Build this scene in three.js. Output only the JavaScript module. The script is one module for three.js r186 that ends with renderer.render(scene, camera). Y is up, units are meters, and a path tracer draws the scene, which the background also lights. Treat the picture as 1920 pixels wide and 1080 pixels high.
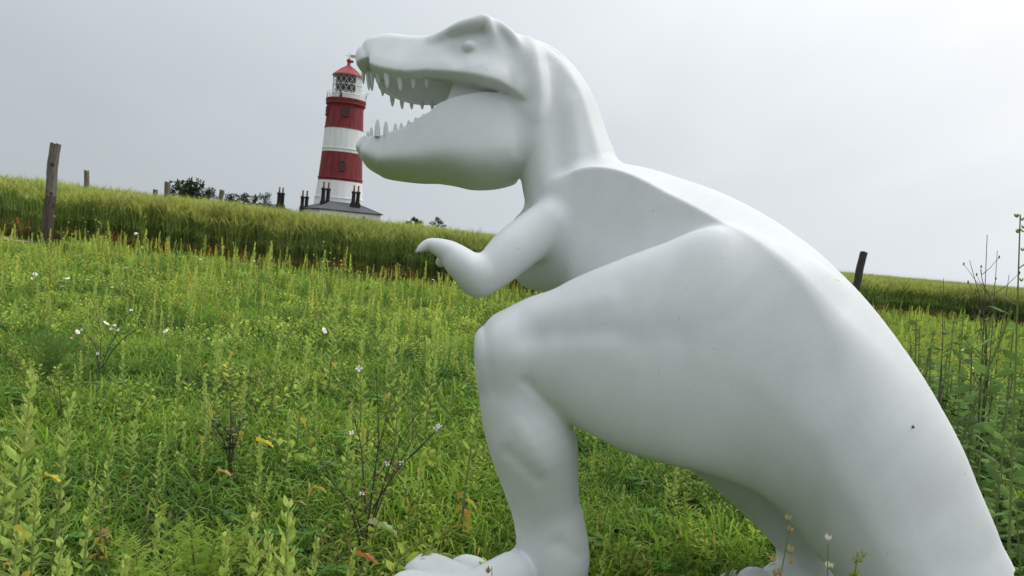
import * as THREE from 'three';
import { mergeGeometries, mergeVertices } from 'three/addons/utils/BufferGeometryUtils.js';
import { createNoise2D, createNoise3D } from 'simplex-noise';

// ---------- camera ----------
const scene = new THREE.Scene();
const F = 1450, CX = 960, CY = 540;                        // focal length and centre in pixels of a 1920 x 1080 frame
const camera = new THREE.PerspectiveCamera(2 * Math.atan(CY / F) * 180 / Math.PI, 16 / 9, 0.05, 4000);
camera.rotation.order = 'YXZ';
camera.position.set(0, 0.95, 0);
camera.rotation.set(-3.2 * Math.PI / 180, 0, 5.0 * Math.PI / 180);
camera.focus = 2.15; camera.userData.fStop = 12;
camera.updateMatrixWorld(true);

// ---------- sky and sun: thin bright overcast, brightest round the veiled sun to the right ----------
const rng = (s) => () => { s = (s + 0x6d2b79f5) | 0; let t = Math.imul(s ^ (s >>> 15), 1 | s); t = (t + Math.imul(t ^ (t >>> 7), 61 | t)) ^ t; return ((t ^ (t >>> 14)) >>> 0) / 4294967296; };
const n2 = createNoise2D(rng(11)), n3 = createNoise3D(rng(12));
const V = (x = 0, y = 0, z = 0) => new THREE.Vector3(x, y, z);
const lerp = THREE.MathUtils.lerp, clamp = THREE.MathUtils.clamp, sstep = THREE.MathUtils.smoothstep;
const SUN = V(0.80, 0.95, -0.42).normalize();
{
  const W = 1024, H = 512, data = new Float32Array(W * H * 4);
  for (let j = 0; j < H; j++) for (let i = 0; i < W; i++) {
    const el = ((j + 0.5) / H - 0.5) * Math.PI, az = ((i + 0.5) / W - 0.5) * 2 * Math.PI;
    const x = Math.cos(az) * Math.cos(el), y = Math.sin(el), z = Math.sin(az) * Math.cos(el);
    const c = x * SUN.x + y * SUN.y + z * SUN.z, up = Math.max(0, y);
    let glow = Math.pow(Math.max(0, (c + 1) / 2), 3.2);
    const k = 1.6 / (0.25 + up);
    let cloud = 0.55 * n3(x * k * 0.9, y * 2.2, z * k * 0.45) + 0.3 * n3(x * k * 2.1 + 7, y * 5, z * k * 1.1) + 0.12 * n3(x * k * 5 + 3, y * 12, z * k * 2.6);
    cloud *= sstep(y, -0.02, 0.12);
    let L = (0.39 + 0.72 * up * up) * (1 + 0.03 * cloud) + 0.60 * glow * (1 + 0.07 * cloud);
    const w = clamp(Math.pow(glow, 1.5) * 1.15 + 0.05 * cloud, 0, 1);
    const r = lerp(0.895, 1.0, w), g = lerp(0.975, 1.0, w), b = lerp(1.035, 1.008, w);
    L *= 0.92; if (y < 0) L *= 0.8;
    data.set([L * r, L * g, L * b, 1], (j * W + i) * 4);
  }
  const t = new THREE.DataTexture(data, W, H, THREE.RGBAFormat, THREE.FloatType);
  t.mapping = THREE.EquirectangularReflectionMapping; t.magFilter = THREE.LinearFilter; t.needsUpdate = true;
  scene.background = t; scene.environment = t;
}
const sun = new THREE.DirectionalLight(new THREE.Color(1, 0.955, 0.87), 1.0);
sun.position.copy(SUN).multiplyScalar(60); sun.target.position.set(0, 0, -6);
sun.castShadow = true; sun.shadow.radius = 24; sun.shadow.mapSize.set(2048, 2048);
Object.assign(sun.shadow.camera, { left: -30, right: 30, top: 30, bottom: -30, near: 1, far: 140 });
scene.add(sun, sun.target);
const EXPOSURE = 1.32;

// ---------- helpers ----------
const at = (px, py, D) => V((px - CX) / F * D, -(py - CY) / F * D, -D).applyMatrix4(camera.matrixWorld);
const RGB = (r, g, b) => new THREE.Color().setRGB(r, g, b);
const used = {};
const numbered = (n) => { used[n] = (used[n] ?? -1) + 1; return used[n] ? n + '_' + String(used[n]).padStart(3, '0') : n; };
function tag(o, label, category, group) { o.userData.label = label; o.userData.category = category; if (group) o.userData.group = group; return o; }
function thing(name, label, category, pos, turn = 0, group) {
  const o = new THREE.Group(); o.name = numbered(name); o.position.copy(pos); o.rotation.y = turn; scene.add(o);
  return tag(o, label, category, group);
}
function part(name, geo, mat, parent) {
  const m = new THREE.Mesh(geo, mat); m.name = name; m.castShadow = m.receiveShadow = true; parent.add(m); return m;
}
function struct(name, geo, mat) { const m = part(numbered(name), geo, mat, scene); m.userData.kind = 'structure'; return m; }
const std = (c, rough = 0.9, extra = {}) => new THREE.MeshStandardMaterial({ color: c, roughness: rough, ...extra });
const leafMat = (extra = {}) => new THREE.MeshPhysicalMaterial({ color: 0xffffff, roughness: 1, side: THREE.DoubleSide, transmission: 0.42, thickness: 0, specularIntensity: 0.22, vertexColors: true, ...extra });
// geometry collector with vertex colours
const LEAF = 2.1;                                               // overall lightness of foliage
class MB {
  constructor() { this.p = []; this.c = []; this.i = []; }
  v(x, y, z, c) { this.p.push(x, y, z); this.c.push(c[0] * LEAF, c[1] * LEAF, c[2] * LEAF); return this.p.length / 3 - 1; }
  tri(a, b, c) { this.i.push(a, b, c); }
  quad(a, b, c, d) { this.i.push(a, b, c, a, c, d); }
  // a tube along points with radii, n-sided
  tube(pts, rad, n, col) {
    let prev = null; const up = V(0.13, 0.2, 0.97);
    pts.forEach((p, k) => {
      const a = pts[Math.max(0, k - 1)], b = pts[Math.min(pts.length - 1, k + 1)], t = b.clone().sub(a).normalize();
      const s = t.clone().cross(up).normalize(), q = s.clone().cross(t), ring = [], r = Array.isArray(rad) ? rad[k] : rad, cc = typeof col === 'function' ? col(k / (pts.length - 1)) : col;
      for (let j = 0; j < n; j++) { const f = j / n * Math.PI * 2, x = Math.cos(f) * r, y = Math.sin(f) * r; ring.push(this.v(p.x + s.x * x + q.x * y, p.y + s.y * x + q.y * y, p.z + s.z * x + q.z * y, cc)); }
      if (prev) for (let j = 0; j < n; j++) this.quad(prev[j], prev[(j + 1) % n], ring[(j + 1) % n], ring[j]);
      prev = ring;
    });
    return this;
  }
  // a leaf: from base b along direction d (length l), width w, folded along its midrib, drooping; prof = widths at steps
  leaf(b, d, side, l, w, col, { droop = 0.25, fold = 0.25, steps = 3, prof = [0.35, 1, 0.75, 0], lobe = 0 } = {}) {
    const dir = d.clone().normalize(), s = side.clone().addScaledVector(dir, -side.dot(dir)).normalize(), nrm = s.clone().cross(dir);
    const n = prof.length - 1; let prev = null;
    for (let k = 0; k <= n; k++) {
      const t = k / n, c = typeof col === 'function' ? col(t) : col, h = w * prof[k] * 0.5 * (1 + (lobe && k % 2 ? lobe : 0));
      const x = b.x + dir.x * l * t, y = b.y + dir.y * l * t - droop * l * t * t, z = b.z + dir.z * l * t, f = fold * h;
      if (k === n && prof[k] === 0) { const e = this.v(x, y, z, c); this.tri(prev[0], prev[1], e); this.tri(prev[1], prev[2], e); break; }
      const m = this.v(x, y, z, c), L = this.v(x - s.x * h + nrm.x * f, y - s.y * h + nrm.y * f, z - s.z * h + nrm.z * f, c), R = this.v(x + s.x * h + nrm.x * f, y + s.y * h + nrm.y * f, z + s.z * h + nrm.z * f, c);
      const cur = [L, m, R];
      if (prev) { this.quad(prev[0], prev[1], m, L); this.quad(prev[1], prev[2], R, m); }
      prev = cur;
    }
    return this;
  }
  get empty() { return !this.i.length; }
  geo() {
    const g = new THREE.BufferGeometry();
    g.setAttribute('position', new THREE.Float32BufferAttribute(this.p, 3)); g.setAttribute('color', new THREE.Float32BufferAttribute(this.c, 3));
    g.setIndex(this.i); g.computeVertexNormals(); return g;
  }
}
// ground height: a gently tilted meadow that flattens out in the field beyond it
const groundY = (x, z) => {
  const d = -z, de = d < 13 ? d : 13 + 8 * (1 - Math.exp(-(d - 13) / 8)), xe = x < 0 ? 24 * Math.tanh(x / 24) : 11 * Math.tanh(x / 11), rise = 0.22 * sstep(d, 20, 60);
  return -0.074 - 0.0316 * xe + 0.0203 * de + rise + 0.022 * n2(x * 0.4, z * 0.4) * sstep(d, 2.4, 4.5) + 0.010 * n2(x * 1.6 + 5, z * 1.6);
};
const spot = (px, py, D) => { const p = at(px, py, D); p.y = groundY(p.x, p.z); return p; };

// ---------- the statue: one continuous body, modelled as a distance field in the camera's axes and meshed with surface nets ----------
const statueBase = at(1040, 1100, 2.2); statueBase.y = groundY(statueBase.x, statueBase.z);
function buildStatue() {
  const S = (D) => D / F;                                            // metres per pixel at depth D
  const C = (px, py, Do, D = Do) => [(px - CX) * S(Do), -(py - CY) * S(Do), -D];
  const smin = (a, b, k) => { const h = Math.max(k - Math.abs(a - b), 0) / k; return Math.min(a, b) - h * h * k * 0.25; };
  const smax = (a, b, k) => -smin(-a, -b, k);
  const dot = (a, b) => a[0] * b[0] + a[1] * b[1] + a[2] * b[2];
  const norm = (a) => { const l = Math.hypot(...a); return [a[0] / l, a[1] / l, a[2] / l]; };
  const cross = (a, b) => [a[1] * b[2] - a[2] * b[1], a[2] * b[0] - a[0] * b[2], a[0] * b[1] - a[1] * b[0]];
  function cone(a, b, r1, r2) {                                      // tapered capsule with tangent sides
    const bx = b[0] - a[0], by = b[1] - a[1], bz = b[2] - a[2], l2 = bx * bx + by * by + bz * bz + 1e-12, rr = r1 - r2, a2 = l2 - rr * rr, il2 = 1 / l2;
    if (a2 <= 0) return cap(a, b, r1, r2);
    return (x, y, z) => {
      const px = x - a[0], py = y - a[1], pz = z - a[2], yy = px * bx + py * by + pz * bz, zz = yy - l2;
      const qx = px * l2 - bx * yy, qy = py * l2 - by * yy, qz = pz * l2 - bz * yy, x2 = qx * qx + qy * qy + qz * qz, y2 = yy * yy * l2, z2 = zz * zz * l2, k = Math.sign(rr) * rr * rr * x2;
      if (Math.sign(zz) * a2 * z2 > k) return Math.sqrt(x2 + z2) * il2 - r2;
      if (Math.sign(yy) * a2 * y2 < k) return Math.sqrt(x2 + y2) * il2 - r1;
      return (Math.sqrt(x2 * a2 * il2) + yy * rr) * il2 - r1;
    };
  }
  // tapered capsule; the flattening along lat goes from fa to fb
  function cap(a, b, ra, rb, lat, fa = 1, fb = fa) {
    const d = [b[0] - a[0], b[1] - a[1], b[2] - a[2]], dd = dot(d, d) || 1e-9;
    return (x, y, z) => {
      const px = x - a[0], py = y - a[1], pz = z - a[2];
      let t = (px * d[0] + py * d[1] + pz * d[2]) / dd; t = t < 0 ? 0 : t > 1 ? 1 : t;
      let vx = px - d[0] * t, vy = py - d[1] * t, vz = pz - d[2] * t;
      const r = ra + (rb - ra) * t;
      if (!lat) return Math.sqrt(vx * vx + vy * vy + vz * vz) - r;
      const f = fa + (fb - fa) * t, l = vx * lat[0] + vy * lat[1] + vz * lat[2], e = l * (1 / f - 1);
      vx += lat[0] * e; vy += lat[1] * e; vz += lat[2] * e;
      const len = Math.sqrt(vx * vx + vy * vy + vz * vz) + 1e-9, nl = (l / f) / len;
      return (len - r) / Math.sqrt(1 - nl * nl + (nl / f) * (nl / f));
    };
  }
  const bounded = (f, pts) => {                                       // far from its sphere a shape need not be worked out
    const c = [0, 1, 2].map((k) => (Math.min(...pts.map((p) => p[0][k])) + Math.max(...pts.map((p) => p[0][k]))) / 2), R = Math.max(...pts.map((p) => Math.hypot(p[0][0] - c[0], p[0][1] - c[1], p[0][2] - c[2]) + p[1]));
    return (x, y, z) => { const d = Math.hypot(x - c[0], y - c[1], z - c[2]) - R; return d > 0.13 ? d : f(x, y, z); };
  };
  // a limb: round cones along a smooth curve through [px, py, r px, depth]
  const cmr = (a, b, c, d, t) => 0.5 * (2 * b + (c - a) * t + (2 * a - 5 * b + 4 * c - d) * t * t + (3 * b - a - 3 * c + d) * t * t * t);
  function limb(rows, per = 5) {
    const q = [], N = rows.length;
    for (let i = 0; i < N - 1; i++) for (let k = 0; k < per + (i === N - 2 ? 1 : 0); k++) {
      const r = [0, 1, 2, 3].map((m) => cmr(rows[Math.max(0, i - 1)][m], rows[i][m], rows[i + 1][m], rows[Math.min(N - 1, i + 2)][m], k / per));
      q.push([C(r[0], r[1], r[3]), Math.max(1, r[2]) * S(r[3])]);
    }
    const f = q.slice(1).map(([c, r], i) => cone(q[i][0], c, q[i][1], r));
    return bounded((x, y, z) => { let d = 1e9; for (let i = 0; i < f.length; i++) { const e = f[i](x, y, z); if (e < d) d = e; } return d; }, q);
  }
  // swept body: nodes { c, l (near-side direction), w, wt, hu, hr, vm, hd } -> distance
  function sweep(nodes, { kt = 0.012, ks = 0.05, e = 2, cap0 = 0.05, cap1 = 0.05, per = 8 } = {}) {
    for (const q of nodes) q.kt ??= kt;
    const keys = ['w', 'wt', 'hu', 'hr', 'vm', 'hd', 'kt'], smp = [], N = nodes.length;
    const cr = (a, b, c, d, t) => 0.5 * (2 * b + (c - a) * t + (2 * a - 5 * b + 4 * c - d) * t * t + (3 * b - a - 3 * c + d) * t * t * t);
    for (let i = 0; i < N - 1; i++) for (let k = 0; k < per + (i === N - 2 ? 1 : 0); k++) {
      const t = k / per, q = [nodes[Math.max(0, i - 1)], nodes[i], nodes[i + 1], nodes[Math.min(N - 1, i + 2)]];
      const s = { c: [0, 1, 2].map((m) => cr(q[0].c[m], q[1].c[m], q[2].c[m], q[3].c[m], t)), l: norm([0, 1, 2].map((m) => q[1].l[m] * (1 - t) + q[2].l[m] * t)) };
      for (const key of keys) s[key] = cr(q[0][key], q[1][key], q[2][key], q[3][key], t);
      smp.push(s);
    }
    smp.forEach((s, i) => {
      const a = smp[Math.max(0, i - 1)].c, b = smp[Math.min(smp.length - 1, i + 1)].c;
      s.t = norm([b[0] - a[0], b[1] - a[1], b[2] - a[2]]);
      const k = dot(s.l, s.t); s.l = norm([s.l[0] - k * s.t[0], s.l[1] - k * s.t[1], s.l[2] - k * s.t[2]]);
      s.u = cross(s.l, s.t);
    });
    const M = smp.length, prof = e === 0 ? (s, u, v) => { const h = v > 0 ? s.hu : s.hd, a = u / s.w, b = v / h, k0 = Math.sqrt(a * a + b * b) + 1e-6, k1 = Math.sqrt((a / s.w) ** 2 + (b / h) ** 2) + 1e-6; return k0 * (k0 - 1) / k1; } : (s, u, v) => {
      const a = Math.sqrt(u * u + 5e-4), gx = s.hu - s.hr, gl = Math.sqrt(gx * gx + s.wt * s.wt);
      const d1 = (a * gx + (v - s.hu) * s.wt) / gl;
      const sx = s.hr - s.vm, sy = s.w - s.wt, sl = Math.sqrt(sx * sx + sy * sy);
      const d2 = ((a - s.wt) * sx + (v - s.hr) * sy) / sl;
      const H = s.hd + s.vm, vv = Math.min(0, v - s.vm) / H, uu = a / s.w;
      const q = e === 2 ? Math.sqrt(uu * uu + vv * vv) : Math.pow(Math.pow(uu, e) + Math.pow(-vv, e), 1 / e);
      const d3 = (q - 1) * (q > 1e-4 ? lerp(s.w, H, clamp((vv * vv) / (uu * uu + vv * vv + 1e-6), 0, 1)) : Math.min(s.w, H));
      return smax(smax(d1, d2, u > 0 ? s.kt : s.kt + 0.10), d3, ks);
    };
    return bounded((x, y, z) => {
      let best = 0, bd = 1e9;
      for (let i = 0; i < M; i++) { const c = smp[i].c, dx = x - c[0], dy = y - c[1], dz = z - c[2], d = dx * dx + dy * dy + dz * dz; if (d < bd) { bd = d; best = i; } }
      const al = (i) => { const q = smp[i]; return (x - q.c[0]) * q.t[0] + (y - q.c[1]) * q.t[1] + (z - q.c[2]) * q.t[2]; };
      const f = (q) => { const dx = x - q.c[0], dy = y - q.c[1], dz = z - q.c[2]; return prof(q, dx * q.l[0] + dy * q.l[1] + dz * q.l[2], dx * q.u[0] + dy * q.u[1] + dz * q.u[2]); };
      let i = best, a0 = al(i), over = 0, d;
      while (a0 < 0 && i > 0) a0 = al(--i);
      if (a0 < 0) { over = -a0; d = f(smp[0]); } else {
        let a1 = i < M - 1 ? al(i + 1) : 0;
        while (i < M - 1 && a1 >= 0) { a0 = a1; i++; a1 = i < M - 1 ? al(i + 1) : 0; }
        if (i === M - 1) { over = a0; d = f(smp[M - 1]); best = M - 1; } else { const t = a0 / (a0 - a1 + 1e-9); d = f(smp[i]) * (1 - t) + f(smp[i + 1]) * t; }
      }
      if (over > 0) best = i;
      if (over > 0) { const r = i === 0 ? cap0 : cap1, q = Math.max(d + r, 0); d = Math.max(d, Math.sqrt(q * q + over * over) - r); }
      return d;
    }, smp.map((q) => [q.c, Math.max(q.w, q.hu, q.hd) * 1.3 + 0.05]));
  }
  const lat = (deg, up = 0) => { const a = deg * Math.PI / 180; return norm([-Math.sin(a), Math.sin(a) * 0.08 + up, Math.cos(a)]); };
  const zs = (px) => 2.368 / (1 + 0.40 * (px - 960) / F);            // depth of the statue's plane of symmetry
  const YAW = 22, LB = lat(YAW);

  // trunk and tail: px, py, w, wt, hu, hr, vm, hd (heights in pixels, widths in metres)
  const trunk = sweep([
    [1015, 448, 0.125, 0.08, 70, 46, -8, 100, .02],
    [1110, 440, 0.168, 0.140, 138, 114, -20, 150, .008],
    [1220, 490, 0.188, 0.160, 171, 122, -20, 190, .006],
    [1340, 560, 0.203, 0.168, 187, 122, -20, 230, .008],
    [1450, 650, 0.217, 0.17, 188, 118, -10, 230, .022],
    [1540, 760, 0.22, 0.16, 187, 114, 0, 190, .06],
    [1610, 870, 0.205, 0.14, 184, 118, 0, 155, .08],
    [1670, 980, 0.185, 0.12, 182, 105, 0, 145, .09],
    [1735, 1090, 0.165, 0.105, 178, 95, 0, 130, .09],
    [1825, 1190, 0.13, 0.08, 140, 90, 0, 90, .06],
    [1930, 1222, 0.07, 0.03, 56, 40, 0, 45, .03],
    [2060, 1240, 0.03, 0.012, 24, 18, 0, 20, .01],
  ].map(([px, py, w, wt, hu, hr, vm, hd, kt]) => { const D = zs(px), k = S(D); return { c: C(px, py, D), l: LB, w, wt, hu: hu * k, hr: hr * k, vm: vm * k, hd: hd * k, kt }; }), { ks: 0.028, cap0: 0.11, cap1: 0.02 });
  const neck = sweep([
    [925, 125, 0.125, 0.06, 66, 50, -10, 70, 2.38, 0],
    [990, 150, 0.128, 0.066, 84, 58, -12, 80, 2.375, 4],
    [1035, 205, 0.124, 0.072, 88, 60, -14, 92, 2.36, 8],
    [1064, 285, 0.128, 0.076, 90, 60, -14, 98, 2.335, 14],
    [1090, 370, 0.14, 0.08, 100, 64, -12, 106, 2.30, 20],
    [1120, 450, 0.14, 0.08, 110, 80, -10, 100, 2.26, 22],
  ].map(([px, py, w, wt, hu, hr, vm, hd, D, yaw]) => { const k = S(D); return { c: C(px, py, D), l: lat(yaw), w, wt, hu: hu * k, hr: hr * k, vm: vm * k, hd: hd * k }; }), { kt: 0.007, ks: 0.035 });

  // head: outlines traced at the depth of the near cheek, centred on the head's own plane
  const DH = 2.38, DO = 2.26, KO = S(DO), LH = norm([0.0, 0.15, 1]);
  const headNodes = (rows, f) => rows.map(([px, top, bot, w, wt = w * 0.62, hrk = 0.72]) => { const cy = (top + bot) / 2, h = (bot - top) / 2 * KO; return { c: C(px, cy, DO, DH), l: LH, w, wt, hu: h, hr: h * hrk, vm: f * h, hd: h }; });
  const skull = sweep(headNodes([
    [675, 60, 110, 0.078], [689, 42, 121, 0.091], [712, 35, 138, 0.106], [760, 43, 154, 0.128], [800, 45, 155, 0.138],
    [840, 44, 160, 0.147, 0.10], [880, 34, 168, 0.157, 0.115], [918, 31, 177, 0.163, 0.115], [955, 54, 186, 0.161, 0.10], [985, 85, 196, 0.14, 0.08],
  ], -0.76), { kt: 0.022, ks: 0.010, e: 4, cap0: 0.035, cap1: 0.03 });
  const jaw = sweep(headNodes([
    [672, 246, 284, 0.072, 0.067, 0.97], [684, 243, 300, 0.088, 0.083, 0.97], [704, 240, 312, 0.097, 0.092, 0.97], [724, 241, 318, 0.112, 0.105, 0.97], [770, 231, 323, 0.130, 0.121, 0.97], [810, 213, 325, 0.144, 0.134, 0.97],
    [850, 194, 331, 0.154, 0.144, 0.96], [890, 184, 336, 0.158, 0.148, 0.95], [930, 178, 332, 0.154, 0.142, 0.94], [965, 180, 318, 0.14, 0.13, 0.9], [1005, 212, 285, 0.10, 0.08, 0.8],
  ], 0.1), { kt: 0.007, ks: 0.015, e: 4.2, cap0: 0.022, cap1: 0.05 });
  const web = sweep(headNodes([[812, 120, 240, 0.094, 0.091, 0.98], [860, 130, 230, 0.098, 0.095, 0.98], [910, 140, 225, 0.104, 0.10, 0.98], [960, 150, 230, 0.112, 0.108, 0.98], [1000, 150, 230, 0.11, 0.10, 0.98]], 0), { kt: 0.01, ks: 0.01, e: 6, cap0: 0.01 });
  const mouth = sweep(headNodes([
    [700, 100, 252, 0.062, 0.060, 0.98], [722, 108, 258, 0.084, 0.082, 0.98], [760, 118, 250, 0.104, 0.102, 0.98], [795, 121, 232, 0.114, 0.112, 0.98], [818, 128, 216, 0.119, 0.116, 0.97], [836, 150, 204, 0.124, 0.12, 0.95],
  ], -0.2), { kt: 0.03, ks: 0.012, e: 6, cap0: 0.02, cap1: 0.002 });
  const tongue = (() => { const c1 = [[735, 262, 20], [770, 240, 24], [800, 226, 20], [840, 222, 20]].map(([x, y, r]) => [C(x, y, DO, DH), r * KO]); const f = c1.slice(1).map(([c, r], i) => cap(c1[i][0], c, c1[i][1], r, [0, 0, 1], 2.6)); return (x, y, z) => Math.min(f[0](x, y, z), f[1](x, y, z), f[2](x, y, z)); })();
  // surface bumps on the near side of the head: [px, py, r] chains at depth z
  const chain = (pts, Do, D) => limb(pts.map(([x, y, r, dz = 0]) => { const m = (D + dz) / Do; return [CX + (x - CX) / m, CY + (y - CY) / m, r / m, D + dz]; }));
  const knob = chain([[906, 33, 9, 0.012], [912, 33, 9, 0.012]], 2.25, 2.275);
  const brow = chain([[812, 66, 6, 0.03], [838, 56, 9, 0.010], [866, 47, 12, -0.004], [893, 39, 12, -0.006], [910, 36, 12, -0.002], [920, 58, 9, -0.002], [920, 80, 7, 0.003]], 2.25, 2.268);
  const crest = chain([[908, 28, 9, 0.04], [932, 40, 8, 0.01], [958, 62, 8, -0.002], [974, 92, 8, 0.0], [980, 132, 8, 0.01], [972, 168, 6, 0.015]], 2.25, 2.272);
  const socket = cap(C(866, 80, 2.23, 2.200), C(893, 76, 2.23, 2.200), 0.060, 0.056, [0, 1, 0], 0.75);
  const eye = cap(C(880, 83, 2.24, 2.263), C(878, 83, 2.24, 2.263), 0.019, 0.019);
  const fold = chain([[990, 74, 9, 0.045], [1003, 104, 12, 0.014], [1011, 155, 13, -0.006], [1006, 197, 13, -0.006], [990, 240, 12, 0.002], [966, 285, 9, 0.012]], 2.25, 2.262);

  // near hind leg
  const thigh = sweep([                                              // px, py, up, down, half thickness, depth
    [914, 667.5, 50, 50, 0.055, 2.06], [932, 665.3, 70, 66, 0.074, 2.06], [962, 662, 84, 76, 0.084, 2.057], [1008, 657, 103, 90, 0.092, 2.052], [1065, 658, 128, 134, 0.10, 2.03], [1150, 654, 160, 186, 0.106, 2.0], [1240, 652, 194, 214, 0.110, 1.98],
    [1325, 655, 230, 230, 0.106, 1.97], [1410, 662, 200, 240, 0.09, 1.985], [1495, 672, 150, 240, 0.06, 2.0], [1580, 686, 80, 190, 0.03, 2.03],
  ].map(([px, py, up, dn, w, D]) => ({ c: C(px, py, D), l: LB, w, wt: 0, hu: up * S(D), hr: 0, vm: 0, hd: dn * S(D) })), { e: 0, cap0: 0.02, cap1: 0.02 });
  const leg = [[962, 664, 66, 2.06], [964, 715, 67, 2.07], [978, 770, 76, 2.08], [998, 825, 83, 2.09], [1012, 895, 72, 2.12], [1022, 945, 65, 2.14], [1032, 990, 66, 2.15], [1037, 1050, 68, 2.15], [1030, 1092, 60, 2.15]];
  const shin = limb(leg);
  const toes = [
    [[1000, 1078, 48, 2.14], [905, 1116, 50, 2.1], [850, 1099, 44, 2.06], [801, 1078, 40, 2.05], [780, 1092, 32, 2.04]],
    [[1000, 1060, 46, 2.15], [930, 1092, 36, 2.19], [874, 1074, 33, 2.22], [856, 1086, 25, 2.23]],
    [[960, 1080, 44, 2.08], [850, 1125, 40, 1.99], [770, 1104, 34, 1.95], [735, 1116, 24, 1.94]],
  ].map((t) => limb(t));
  // far hind leg
  const farLeg = limb([[1335, 760, 120, 2.36], [1420, 862, 93, 2.36], [1482, 950, 72, 2.36], [1520, 1010, 66, 2.37], [1520, 1080, 62, 2.37]]);
  const farToes = [
    [[1500, 1085, 46, 2.36], [1440, 1100, 32, 2.33], [1412, 1092, 28, 2.31], [1400, 1098, 20, 2.31]],
    [[1500, 1085, 46, 2.38], [1420, 1098, 26, 2.4], [1378, 1094, 24, 2.4], [1352, 1102, 18, 2.4]],
    [[1500, 1090, 40, 2.34], [1430, 1125, 26, 2.26], [1370, 1120, 24, 2.22]],
  ].map((t) => limb(t));
  // arms
  const upperArm = limb([[1022, 424, 44, 2.19], [965, 468, 44, 2.14], [925, 505, 38, 2.11], [896, 520, 33, 2.1]]);
  const foreArm = limb([[897, 519, 36, 2.1], [866, 495, 31, 2.09], [845, 475, 23, 2.09], [824, 464, 17, 2.09], [805, 459, 12, 2.09], [792, 464, 8, 2.085], [781, 472, 3, 2.08]]);
  const nub = limb([[840, 482, 14, 2.11], [830, 488, 11, 2.13], [826, 492, 9, 2.14]]);
  const farArm = limb([[1075, 440, 38, 2.48], [1020, 480, 32, 2.5], [985, 490, 24, 2.5], [962, 478, 16, 2.5], [948, 484, 8, 2.5]]);

  // shallow grooves (+) and swells (-) on the near side: x0, y0, x1, y1, radius in px, metres
  const dents = [
    [985, 634, 1150, 622, 24, 0.004], [1000, 585, 1140, 560, 26, -0.004], [1190, 640, 1260, 630, 40, 0.004],
    [952, 846, 1008, 900, 14, 0.004], [975, 800, 1020, 870, 22, -0.004],
    [1030, 120, 1050, 310, 24, 0.009], [1075, 190, 1085, 280, 18, -0.003],
    [846, 68, 904, 62, 11, 0.006], [846, 100, 862, 118, 16, 0.004], [900, 118, 930, 110, 22, 0.003],
    [1050, 1020, 1080, 1040, 18, 0.005], [985, 715, 1072, 800, 12, 0.004],
  ].map(([a, b, c, d, r, m]) => [a, b, c, d, r, m]);
  const field = (x, y, z) => {
    const px = CX - x / z * F, py = CY + y / z * F;
    let d = smin(trunk(x, y, z), farLeg(x, y, z), 0.05);
    d = smin(d, neck(x, y, z), 0.035);
    d = smin(d, thigh(x, y, z), 0.012 + 0.13 * (sstep(px + (py - 650) * 0.6, 1140, 1520) - sstep(px, 1480, 1660)));
    d = smin(d, shin(x, y, z), 0.05);
    if (py > 940) { for (const t of toes) d = smin(d, t(x, y, z), 0.012); for (const t of farToes) d = smin(d, t(x, y, z), 0.02); }
    if (px < 1160) { d = smin(d, upperArm(x, y, z), 0.035); d = smin(d, smin(foreArm(x, y, z), nub(x, y, z), 0.012), 0.02); d = smin(d, farArm(x, y, z), 0.03); }
    if (px < 1100 && py < 420) {
      let h = smin(skull(x, y, z), jaw(x, y, z), 0.01);
      h = smin(h, web(x, y, z), 0.01);
      h = smax(h, -mouth(x, y, z), 0.01);
      h = smin(h, tongue(x, y, z), 0.01);
      h = smin(h, smin(brow(x, y, z), crest(x, y, z), 0.02), 0.03);
      h = smax(h, -socket(x, y, z), 0.035);
      h = smin(h, knob(x, y, z), 0.012);
      h = smin(h, eye(x, y, z), 0.008);
      d = smin(d, h, 0.018 + 0.03 * sstep(px, 940, 975));
      d = smin(d, fold(x, y, z), 0.04);
    }
    if (Math.abs(d) < 0.05 && z > -2.34) for (const [a, b, c, e, r, m] of dents) {
      const dx = c - a, dy = e - b, t = clamp(((px - a) * dx + (py - b) * dy) / (dx * dx + dy * dy), 0, 1), q = ((px - a - dx * t) ** 2 + (py - b - dy * t) ** 2) / (r * r);
      if (q < 6) d += m * Math.exp(-q * 1.2);
    }
    return d;
  };
  // surface nets
  const h = CELL, lo = [-0.58, -1.16, -2.86], hi = [1.62, 0.93, -1.50], n = [0, 1, 2].map((k) => Math.ceil((hi[k] - lo[k]) / h / 8) * 8 + 1);
  const B = 8, val = new Float32Array(n[0] * n[1] * n[2]).fill(1), id = (i, j, k) => (k * n[1] + j) * n[0] + i;
  for (let bk = 0; bk < n[2] - 1; bk += B) for (let bj = 0; bj < n[1] - 1; bj += B) for (let bi = 0; bi < n[0] - 1; bi += B) {
    const c = field(lo[0] + (bi + B / 2) * h, lo[1] + (bj + B / 2) * h, lo[2] + (bk + B / 2) * h), ek = bk + B === n[2] - 1 ? 1 : 0, ej = bj + B === n[1] - 1 ? 1 : 0, ei = bi + B === n[0] - 1 ? 1 : 0;
    const skip = Math.abs(c) > B * h * 1.35;
    for (let k = bk; k < bk + B + ek; k++) for (let j = bj; j < bj + B + ej; j++) for (let i = bi; i < bi + B + ei; i++) val[id(i, j, k)] = skip ? c : field(lo[0] + i * h, lo[1] + j * h, lo[2] + k * h);
  }
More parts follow.
